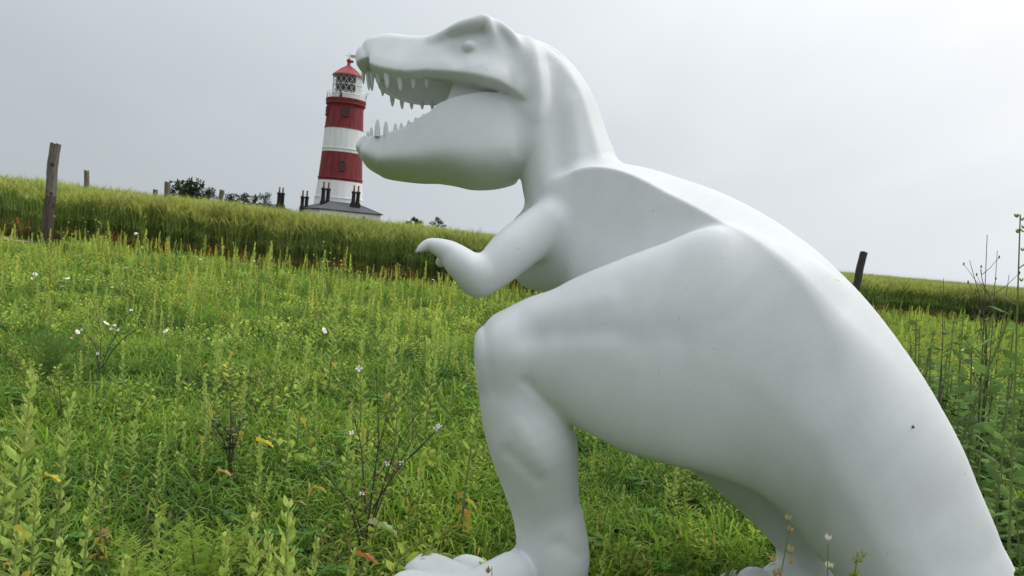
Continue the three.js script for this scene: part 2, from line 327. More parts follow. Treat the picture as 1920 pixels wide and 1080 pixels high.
  const vert = new Map(), pos = [], nor = [], idx = [], corner = [[0, 0, 0], [1, 0, 0], [0, 1, 0], [1, 1, 0], [0, 0, 1], [1, 0, 1], [0, 1, 1], [1, 1, 1]], edges = [[0, 1], [2, 3], [4, 5], [6, 7], [0, 2], [1, 3], [4, 6], [5, 7], [0, 4], [1, 5], [2, 6], [3, 7]];
  const world = (x, y, z) => V(x, y, z).applyMatrix4(camera.matrixWorld).sub(statueBase), nm = new THREE.Matrix3().getNormalMatrix(camera.matrixWorld);
  const cellVert = (i, j, k) => {
    const key = id(i, j, k); let q = vert.get(key); if (q !== undefined) return q;
    let sx = 0, sy = 0, sz = 0, m = 0; const v = corner.map(([a, b, c]) => val[id(i + a, j + b, k + c)]);
    for (const [a, b] of edges) if ((v[a] < 0) !== (v[b] < 0)) { const t = v[a] / (v[a] - v[b]), A = corner[a], Bc = corner[b]; sx += A[0] + (Bc[0] - A[0]) * t; sy += A[1] + (Bc[1] - A[1]) * t; sz += A[2] + (Bc[2] - A[2]) * t; m++; }
    let x = lo[0] + (i + sx / m) * h, y = lo[1] + (j + sy / m) * h, z = lo[2] + (k + sz / m) * h;
    const e = 0.0022; let g;
    for (let it = 0; it < 2; it++) {
      const f = field(x, y, z); g = [field(x + e, y, z) - field(x - e, y, z), field(x, y + e, z) - field(x, y - e, z), field(x, y, z + e) - field(x, y, z - e)];
      const l = Math.hypot(...g) || 1; g = g.map((a) => a / l);
      if (!it) { const st = clamp(f / Math.max(l / (2 * e), 0.4), -h * 0.6, h * 0.6); x -= g[0] * st; y -= g[1] * st; z -= g[2] * st; }
    }
    const p = world(x, y, z), w = V(...g).applyMatrix3(nm).normalize();
    q = pos.length / 3; pos.push(p.x, p.y, p.z); nor.push(w.x, w.y, w.z); vert.set(key, q); return q;
  };
  const quad = (a, b, c, d, flip) => flip ? idx.push(a, c, b, a, d, c) : idx.push(a, b, c, a, c, d);
  for (let k = 1; k < n[2] - 1; k++) for (let j = 1; j < n[1] - 1; j++) for (let i = 1; i < n[0] - 1; i++) {
    const a = val[id(i, j, k)] < 0;
    if (a !== val[id(i + 1, j, k)] < 0) quad(cellVert(i, j - 1, k - 1), cellVert(i, j, k - 1), cellVert(i, j, k), cellVert(i, j - 1, k), !a);
    if (a !== val[id(i, j + 1, k)] < 0) quad(cellVert(i - 1, j, k - 1), cellVert(i - 1, j, k), cellVert(i, j, k), cellVert(i, j, k - 1), !a);
    if (a !== val[id(i, j, k + 1)] < 0) quad(cellVert(i - 1, j - 1, k), cellVert(i, j - 1, k), cellVert(i, j, k), cellVert(i - 1, j, k), !a);
  }
  const g = new THREE.BufferGeometry();
  g.setAttribute('position', new THREE.Float32BufferAttribute(pos, 3)); g.setAttribute('normal', new THREE.Float32BufferAttribute(nor, 3)); g.setIndex(idx);
  const uv = new Float32Array(pos.length / 3 * 2); for (let i = 0; i < pos.length / 3; i++) { uv[i * 2] = pos[i * 3] + pos[i * 3 + 2] * 0.7; uv[i * 2 + 1] = pos[i * 3 + 1]; }
  g.setAttribute('uv', new THREE.BufferAttribute(uv, 2));
  // teeth: px, py of the root, length and width in px, depth, lean
  const rootW = (px, py, Do, D) => V(...C(px, py, Do, D)).applyMatrix4(camera.matrixWorld).sub(statueBase);
  const teeth = [];
  const tooth = (px, py, len, wid, Do, D, dir, lean = 0) => {
    const k = S(Do), prof = [[1, -0.25], [1, 0], [0.92, 0.3], [0.72, 0.62], [0.42, 0.88], [0.0, 1]].map(([r, y]) => new THREE.Vector2(r * wid * 0.5 * k, y * len * k));
    const q = new THREE.LatheGeometry(prof, 10); q.scale(1, dir, 0.85);
    if (dir < 0) { const ix = q.index.array; for (let i = 0; i < ix.length; i += 3) { const t = ix[i]; ix[i] = ix[i + 1]; ix[i + 1] = t; } q.computeVertexNormals(); }
    q.rotateZ(lean); q.applyQuaternion(camera.quaternion);
    const p = rootW(px, py, Do, D); q.translate(p.x, p.y, p.z); teeth.push(q);
  };
  const onBody = (px, py) => { for (let D = 1.5; D < 2.6; D += 0.002) { const c = C(px, py, D); if (field(...c) < 0) return [D, V(...c).applyMatrix4(camera.matrixWorld)]; } };
  return { g, tooth, teeth, onBody };
}
let flySpot;
const CELL = 0.0066;
const paintMap = (() => {
  const c = document.createElement('canvas'), N = 512; c.width = c.height = N; const g = c.getContext('2d'), im = g.createImageData(N, N), tau = Math.PI * 2, R = rng(9);
  for (let j = 0; j < N; j++) for (let i = 0; i < N; i++) { const a = i / N * tau, b = j / N * tau, q = n3(Math.cos(a) * 1.3 + Math.cos(b), Math.sin(a) * 1.3, Math.sin(b) * 1.3) * 0.5 + n3(Math.cos(a) * 5, Math.sin(a) * 5 + Math.cos(b) * 5, Math.sin(b) * 5) * 0.3, k = 247 + 6 * q; im.data.set([k, k, k - 1, 255], (j * N + i) * 4); }
  g.putImageData(im, 0, 0); g.fillStyle = 'rgba(110,110,100,0.5)';
  for (let i = 0; i < 14; i++) { g.beginPath(); g.arc(R() * N, R() * N, 0.5 + R() * 0.7, 0, tau); g.fill(); }
  g.strokeStyle = 'rgba(130,130,125,0.35)'; for (let i = 0; i < 7; i++) { const x = R() * N, y = R() * N; g.beginPath(); g.moveTo(x, y); g.lineTo(x + 6 * R(), y + 3 * R() - 1); g.stroke(); }
  const t = new THREE.CanvasTexture(c); t.wrapS = t.wrapT = THREE.RepeatWrapping; t.colorSpace = THREE.SRGBColorSpace; t.repeat.set(1.3, 1.3); return t;
})();
const whitePaint = new THREE.MeshPhysicalMaterial({ map: paintMap, color: RGB(0.70, 0.718, 0.738), roughness: 0.5, specularIntensity: 0.4 });
{
  const t = thing('dinosaur_statue', 'smooth white tyrannosaur statue striding with its jaws open', 'statue', statueBase);
  const { g, tooth, teeth, onBody } = buildStatue(); flySpot = onBody(1712, 800)[1];
  part('body', g, whitePaint, t);
  // upper near row, upper far row, lower row
  for (const [x, y, l, w] of [[680, 128, 28, 9], [690, 130, 21, 9], [706, 134, 18, 9], [725, 140, 26, 11], [749, 144, 27, 11], [774, 149, 18, 10], [799, 149, 16, 9]]) tooth(x, y, l, w, 2.28, 2.281 + Math.max(0, (720 - x) * 0.0022), -1, 0.05);
  for (const [x, y, l, w] of [[688, 148, 20, 7], [701, 157, 20, 8], [718, 167, 15, 8], [735, 178, 22, 10], [753, 184, 21, 9], [771, 187, 18, 9], [791, 190, 15, 9], [810, 192, 14, 9]]) tooth(x, y, l, w, 2.47, 2.475 - Math.max(0, (725 - x) * 0.0018), -1, 0.03);
  for (const [x, y, l, w] of [[681, 249, 13, 7], [691, 249, 17, 8], [707, 249, 27, 11], [723, 249, 23, 10], [741, 246, 16, 9], [752, 243, 14, 8], [766, 236, 12, 8], [779, 230, 11, 8], [793, 223, 10, 7]]) tooth(x, y, l, w, 2.29, 2.295 + Math.max(0, (705 - x) * 0.0028), 1, 0);
  for (const q of teeth) part('tooth', q, whitePaint, t);
}

// ---------- ground ----------
function canvasTex(w, h, paint, rep) {
  const c = document.createElement('canvas'); c.width = w; c.height = h; const g = c.getContext('2d'), im = g.createImageData(w, h);
  for (let j = 0; j < h; j++) for (let i = 0; i < w; i++) { const [r, q, b] = paint(i / w, j / h); im.data.set([clamp(r, 0, 1) * 255, clamp(q, 0, 1) * 255, clamp(b, 0, 1) * 255, 255], (j * w + i) * 4); }
  g.putImageData(im, 0, 0); const t = new THREE.CanvasTexture(c); t.wrapS = t.wrapT = THREE.RepeatWrapping; t.colorSpace = THREE.SRGBColorSpace; if (rep) t.repeat.set(...rep); return t;
}
{
  // one sheet: fine under the meadow, widening rings out to the horizon
  const rs = [0]; for (let r = 0.25; r < 24; r *= 1.055) rs.push(r); for (let r = 24; r < 2500; r *= 1.5) rs.push(r);
  const NA = 160, pos = [], idx = [], uv = [];
  rs.forEach((r) => { for (let a = 0; a < NA; a++) { const f = a / NA * Math.PI * 2, x = Math.sin(f) * r, z = -Math.cos(f) * r - 3; pos.push(x, groundY(x, z), z); uv.push(x, z); } });
  for (let k = 0; k < rs.length - 1; k++) for (let a = 0; a < NA; a++) { const b = (a + 1) % NA, p = k * NA + a, q = k * NA + b, u = p + NA, v = q + NA; idx.push(p, v, u, p, q, v); }
  const g = new THREE.BufferGeometry(); g.setAttribute('position', new THREE.Float32BufferAttribute(pos, 3)); g.setAttribute('uv', new THREE.Float32BufferAttribute(uv, 2)); g.setIndex(idx); g.computeVertexNormals();
  const per = (u, v, f) => n3(Math.cos(u * 6.2832) * f, Math.sin(u * 6.2832) * f, Math.cos(v * 6.2832) * f + 9) + n3(Math.sin(v * 6.2832) * f, Math.cos(u * 6.2832) * f + 4, Math.sin(u * 6.2832) * f);
  const map = canvasTex(512, 512, (u, v) => { const k = 0.5 + 0.22 * per(u, v, 1.2) + 0.2 * per(u, v, 6); return [0.20 + 0.14 * k, 0.235 + 0.13 * k, 0.10 + 0.07 * k]; }, [0.7, 0.7]);
  struct('ground', g, std(0xffffff, 1, { map }));
}
// bare sandy path along the field's edge at the left
{
  const sh = [], N = 26, pos = [], idx = [], uv = [];
  for (let i = 0; i <= N; i++) { const t = i / N, x = lerp(-6.95, -16, t), z0 = lerp(-11.0, -12.1, t), w = 0.75 * sstep(t, 0, 0.12) + 0.1 * n2(t * 7, 2) + 0.05;
    for (const s of [-1, 1]) { const z = z0 + s * w; pos.push(x, groundY(x, z) + 0.012, z); uv.push(x, z); } if (i) idx.push(i * 2 - 2, i * 2 - 1, i * 2, i * 2, i * 2 - 1, i * 2 + 1); }
  const g = new THREE.BufferGeometry(); g.setAttribute('position', new THREE.Float32BufferAttribute(pos, 3)); g.setAttribute('uv', new THREE.Float32BufferAttribute(uv, 2)); g.setIndex(idx); g.computeVertexNormals();
  struct('path', g, std(0xffffff, 1, { side: THREE.DoubleSide, map: canvasTex(256, 256, (u, v) => { const k = 0.06 * n3(u * 30, v * 30, 1) + 0.05 * n3(u * 90, v * 90, 5); return [0.68 + k, 0.57 + k, 0.42 + k]; }) }));
}

// ---------- fence posts ----------
const postMaps = [0, 1, 2].map((s) => canvasTex(128, 512, (u, v) => {
  const a = u * 6.2832, x = Math.cos(a), y = Math.sin(a);
  let k = 0.5 + 0.28 * n3(x * 5 + s * 9, y * 5, v * 2.2) + 0.2 * n3(x * 16, y * 16 + s, v * 4) + 0.12 * n3(x * 3, y * 3, v * 14 + s);
  const crack = Math.abs(n3(x * 9 + s * 3, y * 9, v * 1.1)) < 0.06 ? 0.16 : 0;
  for (const [ku, kv, kr] of [[0.62, 0.82, 0.035], [0.6, 0.55, 0.04], [0.68, 0.56, 0.03], [0.55, 0.36, 0.022], [0.2, 0.6, 0.03]]) { const d = Math.hypot((u - ku) * 0.55, (v - kv) * 0.9) / kr; k -= 0.45 * Math.exp(-d * d * 1.5) - 0.1 * Math.exp(-((d - 1.6) ** 2) * 4); }
  const low = sstep(v, 0.5, 0.1) * 0.12, c = 0.30 + 0.20 * k - crack - low;
  return [c * 1.04 + low * 0.10, c * 0.97, c * 0.88];
}));
function post(label, tx, ty, bx, by, D, rpx, s, rough = 1, shade = 1) {
  const top = at(tx, ty, D), bot = at(bx, by, D), r = rpx * D / F, axis = top.clone().sub(bot).normalize();
  const low = groundY(bot.x, bot.z); bot.addScaledVector(axis, (low - 0.05 - bot.y) / axis.y);
  const t = thing('fence_post', label, 'fence post', bot, 0, 'old wooden posts along the barley field');
  const L = top.distanceTo(bot), g = new THREE.CylinderGeometry(r * 0.94, r * 1.05, L, 18, 24, false), p = g.attributes.position;
  for (let i = 0; i < p.count; i++) {
    const x = p.getX(i), y = p.getY(i), z = p.getZ(i), a = Math.atan2(z, x), v = y / L + 0.5, q = Math.hypot(x, z) > r * 0.3;
    const k = 1 + rough * (0.07 * n3(Math.cos(a) * 1.5 + s * 7, Math.sin(a) * 1.5, v * 5) + 0.035 * n3(Math.cos(a) * 5, Math.sin(a) * 5 + s, v * 12));
    const bend = r * 0.16 * rough * n2(v * 1.6, s * 5 + 1);
    p.setXYZ(i, x * (q ? k : 1) + bend, y + (v > 0.97 ? 0.02 * n2(x * 20, z * 20 + s) : 0), z * (q ? k : 1));
  }
  g.computeVertexNormals(); g.translate(0, L / 2, 0); g.applyQuaternion(new THREE.Quaternion().setFromUnitVectors(V(0, 1, 0), axis));
  part('shaft', g, std(RGB(shade, shade, shade), 0.95, { map: postMaps[s % 3], bumpMap: postMaps[s % 3], bumpScale: 0.008 }), t);
  // knots that stand a little proud
  const nk = rpx > 9 ? [[0.80, 0.2], [0.52, 0.5], [0.53, -0.35], [0.3, 0.1]] : [[0.55, 0.3]];
  for (const [v, a] of nk) { const k = new THREE.SphereGeometry(r * 0.34, 10, 8); k.scale(1, 1.25, 0.45); k.rotateY(Math.sin(a)); const c = axis.clone().multiplyScalar(L * v).add(V(Math.sin(a) * r * 0.86 + r * 0.1, 0, Math.cos(a) * r * 0.86)); k.translate(c.x, c.y, c.z); part('knot', k, knotMat, t); }
}
const knotMat = std(RGB(0.045, 0.036, 0.028), 1);
post('tall leaning grey wooden post with dark knots beside the bare path', 104, 270, 86, 458, 11.25, 9.5, 0);
post('thin wooden post standing in the barley right of the tall knotted post', 162, 320, 163, 388, 14, 4.6, 1);
post('short stub of a post, left neighbour of the pale flat topped post', 292, 356, 290, 378, 21, 4.4, 2);
post('pale flat topped post next to the rounded dark bush', 314, 341, 313, 378, 16, 5.6, 1, 0.4);
post('short slanting post between the dark bushes on the skyline', 417, 357, 413, 380, 19, 4.6, 2);
post('dark post leaning over behind the statue\'s back', 1620, 473, 1604, 545, 14.5, 7.0, 0, 1, 0.35);

// ---------- lighthouse ----------
const redPaint = std(0xffffff, 0.75, { map: canvasTex(256, 256, (u, v) => { const k = 0.05 * n3(Math.cos(u * 6.28) * 4, Math.sin(u * 6.28) * 4, v * 3) + 0.035 * n3(Math.cos(u * 6.28) * 14, Math.sin(u * 6.28) * 14, v * 9); return [0.455 + k, 0.14 + k, 0.16 + k]; }) });
const whitePlaster = std(0xffffff, 0.85, { map: canvasTex(256, 256, (u, v) => { const k = 0.03 * n3(Math.cos(u * 6.28) * 4, Math.sin(u * 6.28) * 4, v * 3) + 0.03 * n3(Math.cos(u * 6.28) * 30, Math.sin(u * 6.28) * 30, v * 2); return [0.87 + k, 0.875 + k, 0.87 + k]; }) });
const ironWhite = std(RGB(0.72, 0.73, 0.72), 0.5), darkIron = std(RGB(0.03, 0.03, 0.035), 0.6), darkPane = new THREE.MeshPhysicalMaterial({ color: RGB(0.05, 0.055, 0.06), roughness: 0.45, specularIntensity: 0.4 });
{
  const D = 120, K = D / F, ax = (y) => 638.6 + (330 - y) * 0.068, H = (y) => at(ax(y), y, D).y;
  const base = at(638.6, 330, D); const y0 = groundY(base.x, base.z); base.y = y0;
  const L = thing('lighthouse', 'tall tapering lighthouse painted in red and white bands behind the barley', 'lighthouse', base);
  L.rotation.y = Math.atan2(-base.x, -base.z) ;                     // +z of the thing looks at the camera
  const h = (y) => H(y) - y0, r = (px) => px * K;
  const lathe = (pts, n = 64) => new THREE.LatheGeometry(pts.map(([a, b]) => new THREE.Vector2(a, b)), n);
  const yb = h(376);
  part('tower_band', lathe([[r(47.5), -0.3], [r(45.2), h(386)], [r(45.2), h(383)], [r(44.6), h(381)], [r(44.2), h(374)], [r(45), h(373.5)], [r(45), h(371.5)], [r(43.6), h(371)], [r(40.7), h(341)]]), whitePlaster, L);
  part('tower_band', lathe([[r(40.75), h(341)], [r(40.4), h(337.5)], [r(41.6), h(337)], [r(41.6), h(334.8)], [r(40.3), h(334)], [r(37.2), h(288)]]), redPaint, L);
  part('tower_band', lathe([[r(37.25), h(288)], [r(36.9), h(283)], [r(37.9), h(282.6)], [r(37.9), h(281)], [r(36.8), h(280.4)], [r(35.2), h(243)]]), whitePlaster, L);
  part('tower_band', lathe([[r(35.9), h(244.4)], [r(35.9), h(242.8)], [r(35.2), h(242)], [r(33.0), h(205)], [r(33.6), h(204.5)], [r(33.8), h(202.5)]]), redPaint, L);
  part('gallery', lathe([[r(33.8), h(202.5)], [r(36.4), h(199.5)], [r(36.6), h(197.5)], [r(35.4), h(196.8)], [r(36.8), h(194)], [r(37), h(190.2)], [r(36.6), h(189.6)], [r(20), h(189.4)]]), redPaint, L);
  part('lantern_wall', lathe([[r(27.0), h(189.6)], [r(27.0), h(181)], [r(27.6), h(180.6)], [r(27.6), h(179.2)], [r(26.6), h(178.8)], [r(25), h(178.8)]]), ironWhite, L);
  const yl0 = h(179), yl1 = h(146), rl = r(26.3);
  part('lantern_glass', new THREE.CylinderGeometry(rl * 0.985, rl * 0.985, yl1 - yl0, 48, 1, true).translate(0, (yl0 + yl1) / 2, 0), new THREE.MeshPhysicalMaterial({ color: 0xffffff, roughness: 0.03, transmission: 1, thickness: 0, side: THREE.DoubleSide }), L);
  // dark drapes round the lens, and the pale blank panels on the landward side
  part('drape', new THREE.CylinderGeometry(rl * 0.80, rl * 0.80, yl1 - yl0 - 0.1, 40, 1, false).translate(0, (yl0 + yl1) / 2, 0), std(RGB(0.016, 0.017, 0.02), 0.9), L);
  for (let k = 0; k < 4; k++) part('blank_panel', new THREE.CylinderGeometry(rl * 0.955, rl * 0.955, yl1 - yl0 - 0.06, 6, 1, true, 0.62 + k * 0.34, 0.32).translate(0, (yl0 + yl1) / 2, 0), std(RGB(0.66, 0.68, 0.68), 0.6, { side: THREE.DoubleSide }), L);
  // slanting glazing bars
  const nb = 16;
  for (const dir of [-1, 1]) for (let k = 0; k < nb; k++) {
    const pts = []; for (let i = 0; i <= 10; i++) { const t = i / 10, a = (k + t * 2.0 * dir + 0.3) / nb * Math.PI * 2; pts.push(V(Math.sin(a) * rl, lerp(yl0, yl1, t), Math.cos(a) * rl)); }
    part('glazing_bar', new THREE.TubeGeometry(new THREE.CatmullRomCurve3(pts), 12, 0.028, 5), ironWhite, L);
  }
  for (const y of [yl0, (yl0 + yl1) / 2 + 0.0, yl1]) part('lantern_ring', new THREE.TorusGeometry(rl, y === yl1 ? 0.09 : 0.045, 6, 48).rotateX(Math.PI / 2).translate(0, y, 0), ironWhite, L);
  part('roof', lathe([[r(28.4), h(146.8)], [r(28.6), h(145)], [r(27.6), h(144)], [r(20), h(138)], [r(11), h(131.2)], [r(4.6), h(127)], [r(3.2), h(123.5)], [r(2.9), h(118)], [r(0.01), h(117.6)]]), std(RGB(0.26, 0.025, 0.03), 0.45), L);
  for (let k = 0; k < 16; k++) { const a = k / 16 * Math.PI * 2, c = (R, y) => V(Math.sin(a) * R, y, Math.cos(a) * R); part('roof_rib', new THREE.TubeGeometry(new THREE.CatmullRomCurve3([c(r(27.9), h(144.4)), c(r(20.1), h(138)), c(r(11.1), h(131.1)), c(r(4.7), h(127))]), 8, 0.05, 5), std(RGB(0.33, 0.028, 0.03), 0.5), L); }
  const ball = new THREE.SphereGeometry(r(4.6), 20, 14).scale(1, 0.95, 1).translate(0, h(116.5), 0);
  const cowl = new THREE.CylinderGeometry(r(2.3), r(2.6), r(6), 14).rotateZ(-1.35).translate(r(5), h(117.4), 0);
  part('vent_ball', mergeGeometries([ball, cowl]), std(RGB(0.30, 0.035, 0.035), 0.4), L);
  part('vane_rod', new THREE.CylinderGeometry(0.06, 0.09, h(102) - h(113), 8).translate(0, (h(102) + h(113)) / 2, 0), ironWhite, L);
  const sh = new THREE.Shape(); sh.moveTo(r(2), -r(2.4)); sh.lineTo(r(11.6), -r(2.8)); sh.lineTo(r(10.6), 0); sh.lineTo(r(12), r(3)); sh.lineTo(r(2), r(2.3)); sh.lineTo(r(1.2), 0);
  const vg = new THREE.ExtrudeGeometry(sh, { depth: 0.06, bevelEnabled: false }).translate(0, h(107.6), -0.03);
  part('weather_vane', vg, std(RGB(0.42, 0.38, 0.22), 0.4, { metalness: 0.3 }), L);
  const arrow = new THREE.Shape(); arrow.moveTo(-r(6.6), 0); arrow.lineTo(-r(3.6), r(1.7)); arrow.lineTo(-r(3.8), r(0.35)); arrow.lineTo(r(2), r(0.35)); arrow.lineTo(r(2), -r(0.35)); arrow.lineTo(-r(3.8), -r(0.35)); arrow.lineTo(-r(3.6), -r(1.7));
  part('arrow', new THREE.ExtrudeGeometry(arrow, { depth: 0.06, bevelEnabled: false }).translate(0, h(107.6), -0.03), ironWhite, L);
  // gallery rail
  const rr = r(35.4), yr = h(189.4);
  for (let k = 0; k < 22; k++) { const a = (k + 0.4) / 22 * Math.PI * 2; part('rail_post', new THREE.CylinderGeometry(0.035, 0.045, 0.95, 6).translate(Math.sin(a) * rr, yr + 0.47, Math.cos(a) * rr), ironWhite, L); }
  for (const q of [0.36, 0.66, 0.95]) part('rail', new THREE.TorusGeometry(rr, 0.022, 5, 64).rotateX(Math.PI / 2).translate(0, yr + q, 0), ironWhite, L);
  const hook = new THREE.CatmullRomCurve3([V(rr, yr, 0), V(rr + 0.1, yr + 1.0, 0), V(rr + 0.16, yr + 1.35, 0), V(rr + 0.42, yr + 1.42, 0)]);
  part('davit', new THREE.TubeGeometry(hook, 12, 0.05, 6), darkIron, L);
  part('door', new THREE.BoxGeometry(0.55, 0.85, 0.06).translate(r(-9), h(184) , r(25.6)), darkIron, L);
  // windows: [centre y, across in px, half width, half height, radius px]
  for (const [yy, x, hw, hh, R] of [[214, 1.6, 4.4, 7.2, 33.8], [313, 1.2, 4.2, 7.4, 39.0], [213, -32.4, 4.4, 7.2, 33.8]]) {
    const w = new THREE.Group(); w.name = 'window'; const a = Math.asin(clamp(x / R, -1, 1)); w.position.set(Math.sin(a) * r(R), h(yy), Math.cos(a) * r(R)); w.rotation.y = a; L.add(w);
    const W = r(hw), Hh = r(hh), o = new THREE.Shape(); o.moveTo(-W, -Hh); o.lineTo(W, -Hh); o.lineTo(W, Hh * 0.8); o.quadraticCurveTo(0, Hh * 1.12, -W, Hh * 0.8); o.closePath();
    const e = 0.13, big = new THREE.Shape(); big.moveTo(-W - e, -Hh - e); big.lineTo(W + e, -Hh - e); big.lineTo(W + e, Hh * 0.86); big.quadraticCurveTo(0, Hh * 1.12 + e * 1.6, -W - e, Hh * 0.86); big.closePath(); big.holes.push(o);
    part('surround', new THREE.ExtrudeGeometry(big, { depth: 0.34, bevelEnabled: false }).translate(0, 0, -0.22), redPaint, w);
    part('pane', new THREE.ExtrudeGeometry(o, { depth: 0.04, bevelEnabled: false }).translate(0, 0, -0.03), darkPane, w);
    for (const b of [[0.06, Hh * 1.9, 0, 0], [W * 1.9, 0.06, 0, 0.1], [W * 1.9, 0.06, 0, -Hh * 0.5]]) part('glazing_bar', new THREE.BoxGeometry(b[0], b[1], 0.05).translate(b[2], b[3], 0.03), std(RGB(0.10, 0.10, 0.10), 0.6), w);
    part('sill', new THREE.BoxGeometry(W * 2.6, 0.16, 0.36).translate(0, -Hh - 0.12, 0.04), redPaint, w);
  }
}

// ---------- keepers' cottages ----------
const slate = std(0xffffff, 0.7, { map: canvasTex(256, 256, (u, v) => { const row = Math.floor(v * 24), k = 0.035 * n2(Math.floor((u + (row % 2) * 0.02) * 26) * 3.1, row * 7.7) + 0.02 * n3(u * 6, v * 6, 3), j = (v * 24) % 1 < 0.12 ? -0.05 : 0; return [0.30 + k + j, 0.31 + k + j, 0.33 + k + j]; }, [0.35, 0.35]), side: THREE.DoubleSide });
const tar = std(RGB(0.012, 0.013, 0.016), 0.85), potClay = std(RGB(0.22, 0.075, 0.045), 0.8);
function poly(pts, mat, name, parent, base, uvs = 1) {                // a flat many-sided face (fan), both sides
  const pos = [], idx = [], uv = [], U = pts[1].clone().sub(pts[0]).normalize(), N = U.clone().cross(pts[pts.length - 1].clone().sub(pts[0])).normalize(), W = N.clone().cross(U);
  pts.forEach((p) => { const q = p.clone().sub(base); pos.push(q.x, q.y, q.z); const d = p.clone().sub(pts[0]); uv.push(d.dot(U) * uvs, d.dot(W) * uvs); });
  for (let i = 1; i < pts.length - 1; i++) idx.push(0, i, i + 1);
  const g = new THREE.BufferGeometry(); g.setAttribute('position', new THREE.Float32BufferAttribute(pos, 3)); g.setAttribute('uv', new THREE.Float32BufferAttribute(uv, 2)); g.setIndex(idx); g.computeVertexNormals(); return part(name, g, mat, parent);
}
const wallMat = std(RGB(0.70, 0.70, 0.66), 0.9, { side: THREE.DoubleSide });
function cottage(label, A, B, Cc, R1, R2, stacks, wins) {
  const g0 = A.clone(); g0.y = groundY(A.x, A.z); const t = thing('cottage', label, 'cottage', g0);
  const Dd = B.clone().add(Cc).sub(A), c4 = [A, B, Dd, Cc];
  const ctr = A.clone().add(Dd).multiplyScalar(0.5), inn = c4.map((p) => { const q = p.clone().lerp(ctr, 0.04); q.y = A.y; return q; });
  for (let i = 0; i < 4; i++) { const a = inn[i], b = inn[(i + 1) % 4]; poly([V(a.x, g0.y - 0.2, a.z), V(b.x, g0.y - 0.2, b.z), V(b.x, A.y, b.z), V(a.x, A.y, a.z)], wallMat, 'wall', t, g0); }
  const cc = c4.map((p) => V(p.x, A.y + 0.02, p.z));
  poly([cc[0], cc[1], R2, R1], slate, 'roof_slope', t, g0); poly([cc[1], cc[2], R2], slate, 'roof_slope', t, g0); poly([cc[2], cc[3], R1, R2], slate, 'roof_slope', t, g0); poly([cc[3], cc[0], R1], slate, 'roof_slope', t, g0);
  const bar = (a, b, r, m, name) => part(name, new THREE.TubeGeometry(new THREE.LineCurve3(a.clone().sub(g0), b.clone().sub(g0)), 1, r, 6), m, t);
  for (let i = 0; i < 4; i++) bar(cc[i], cc[(i + 1) % 4], 0.09, darkIron, 'gutter');
  const lead = std(RGB(0.10, 0.10, 0.11), 0.6);
  bar(R1, R2, 0.10, lead, 'ridge'); bar(cc[0], R1, 0.09, lead, 'hip'); bar(cc[1], R2, 0.09, lead, 'hip'); bar(cc[2], R2, 0.09, lead, 'hip'); bar(cc[3], R1, 0.09, lead, 'hip');
  for (const [px0, pyb, pyt, D, gap, w] of stacks) {
    const k = D / F, G = new THREE.Group(); G.name = 'chimney'; const p = at(px0, pyb, D); G.position.copy(p).sub(g0); t.add(G);
    const ux = A.clone().sub(B).setY(0).normalize();
    G.rotation.y = Math.atan2(-ux.z, ux.x);
    const H = (pyb - pyt) * k;
    part('plinth', new THREE.BoxGeometry((gap + w) * k * 1.05, 1.6, w * k).translate(0, -0.55, 0), tar, G);
    for (const s of [-0.5, 0.5]) {
      const prof = [[w * 0.56, 0], [w * 0.56, H * 0.16 / k], [w * 0.47, H * 0.26 / k], [w * 0.46, H * 0.86 / k], [w * 0.60, H * 0.93 / k], [w * 0.60, H / k], [w * 0.3, H * 1.04 / k], [w * 0.26, H * 1.05 / k]].map(([a, b]) => new THREE.Vector2(a * k, b * k));
      part('flue', new THREE.LatheGeometry(prof, 8).translate(s * gap * k, 0, 0), tar, G);
      part('chimney_pot', new THREE.CylinderGeometry(0.11, 0.14, 0.85, 10).translate(s * gap * k, H + 0.40, 0), potClay, G);
      part('pot_cap', new THREE.CylinderGeometry(0.14, 0.11, 0.12, 10).translate(s * gap * k, H + 0.82, 0), tar, G);
    }
  }
  const ux = B.clone().sub(A).setY(0).normalize();
  for (const f of wins) {
    const G = new THREE.Group(); G.name = 'window'; const p = inn[0].clone().lerp(inn[1], f); p.y = A.y - 1.75; G.position.copy(p).sub(g0); G.rotation.y = Math.atan2(-ux.z, ux.x); t.add(G);
    part('pane', new THREE.BoxGeometry(0.95, 1.5, 0.05), darkPane, G); part('frame', mergeGeometries([new THREE.BoxGeometry(0.06, 1.5, 0.08), new THREE.BoxGeometry(0.95, 0.06, 0.09), new THREE.BoxGeometry(0.1, 1.62, 0.1).translate(0.52, 0, 0), new THREE.BoxGeometry(0.1, 1.62, 0.1).translate(-0.52, 0, 0)]), ironWhite, G);
    part('hood', mergeGeometries([new THREE.BoxGeometry(1.25, 0.13, 0.3).translate(0, 0.9, 0), new THREE.BoxGeometry(0.13, 0.4, 0.2).translate(0, 1.1, 0)]), tar, G);
  }
}
{
  const A = at(598, 391, 106), B = at(717, 405.5, 111), Cc = at(561, 395, 112); B.y = Cc.y = A.y;
  cottage('white keepers\' cottage with grey hipped slate roof at the foot of the lighthouse', A, B, Cc, at(620, 378, 110.5), at(674, 384.6, 112.5),
    [[609.5, 381, 353.5, 110, 9.2, 8], [666, 384, 360, 111, 8.6, 8], [570, 391.5, 369, 111.4, 8, 7.4]], [0.30, 0.72]);
}
{
  const A = at(505, 396, 118), B = at(552, 397.5, 122), Cc = at(480, 392, 126); B.y = Cc.y = A.y;
  cottage('second cottage mostly hidden by barley, its twin black chimneys beside the bushes', A, B, Cc, at(500, 383, 122), at(527, 385.5, 124), [[525.4, 387, 362, 122, 8, 7.4]], [0.3, 0.7]);
}

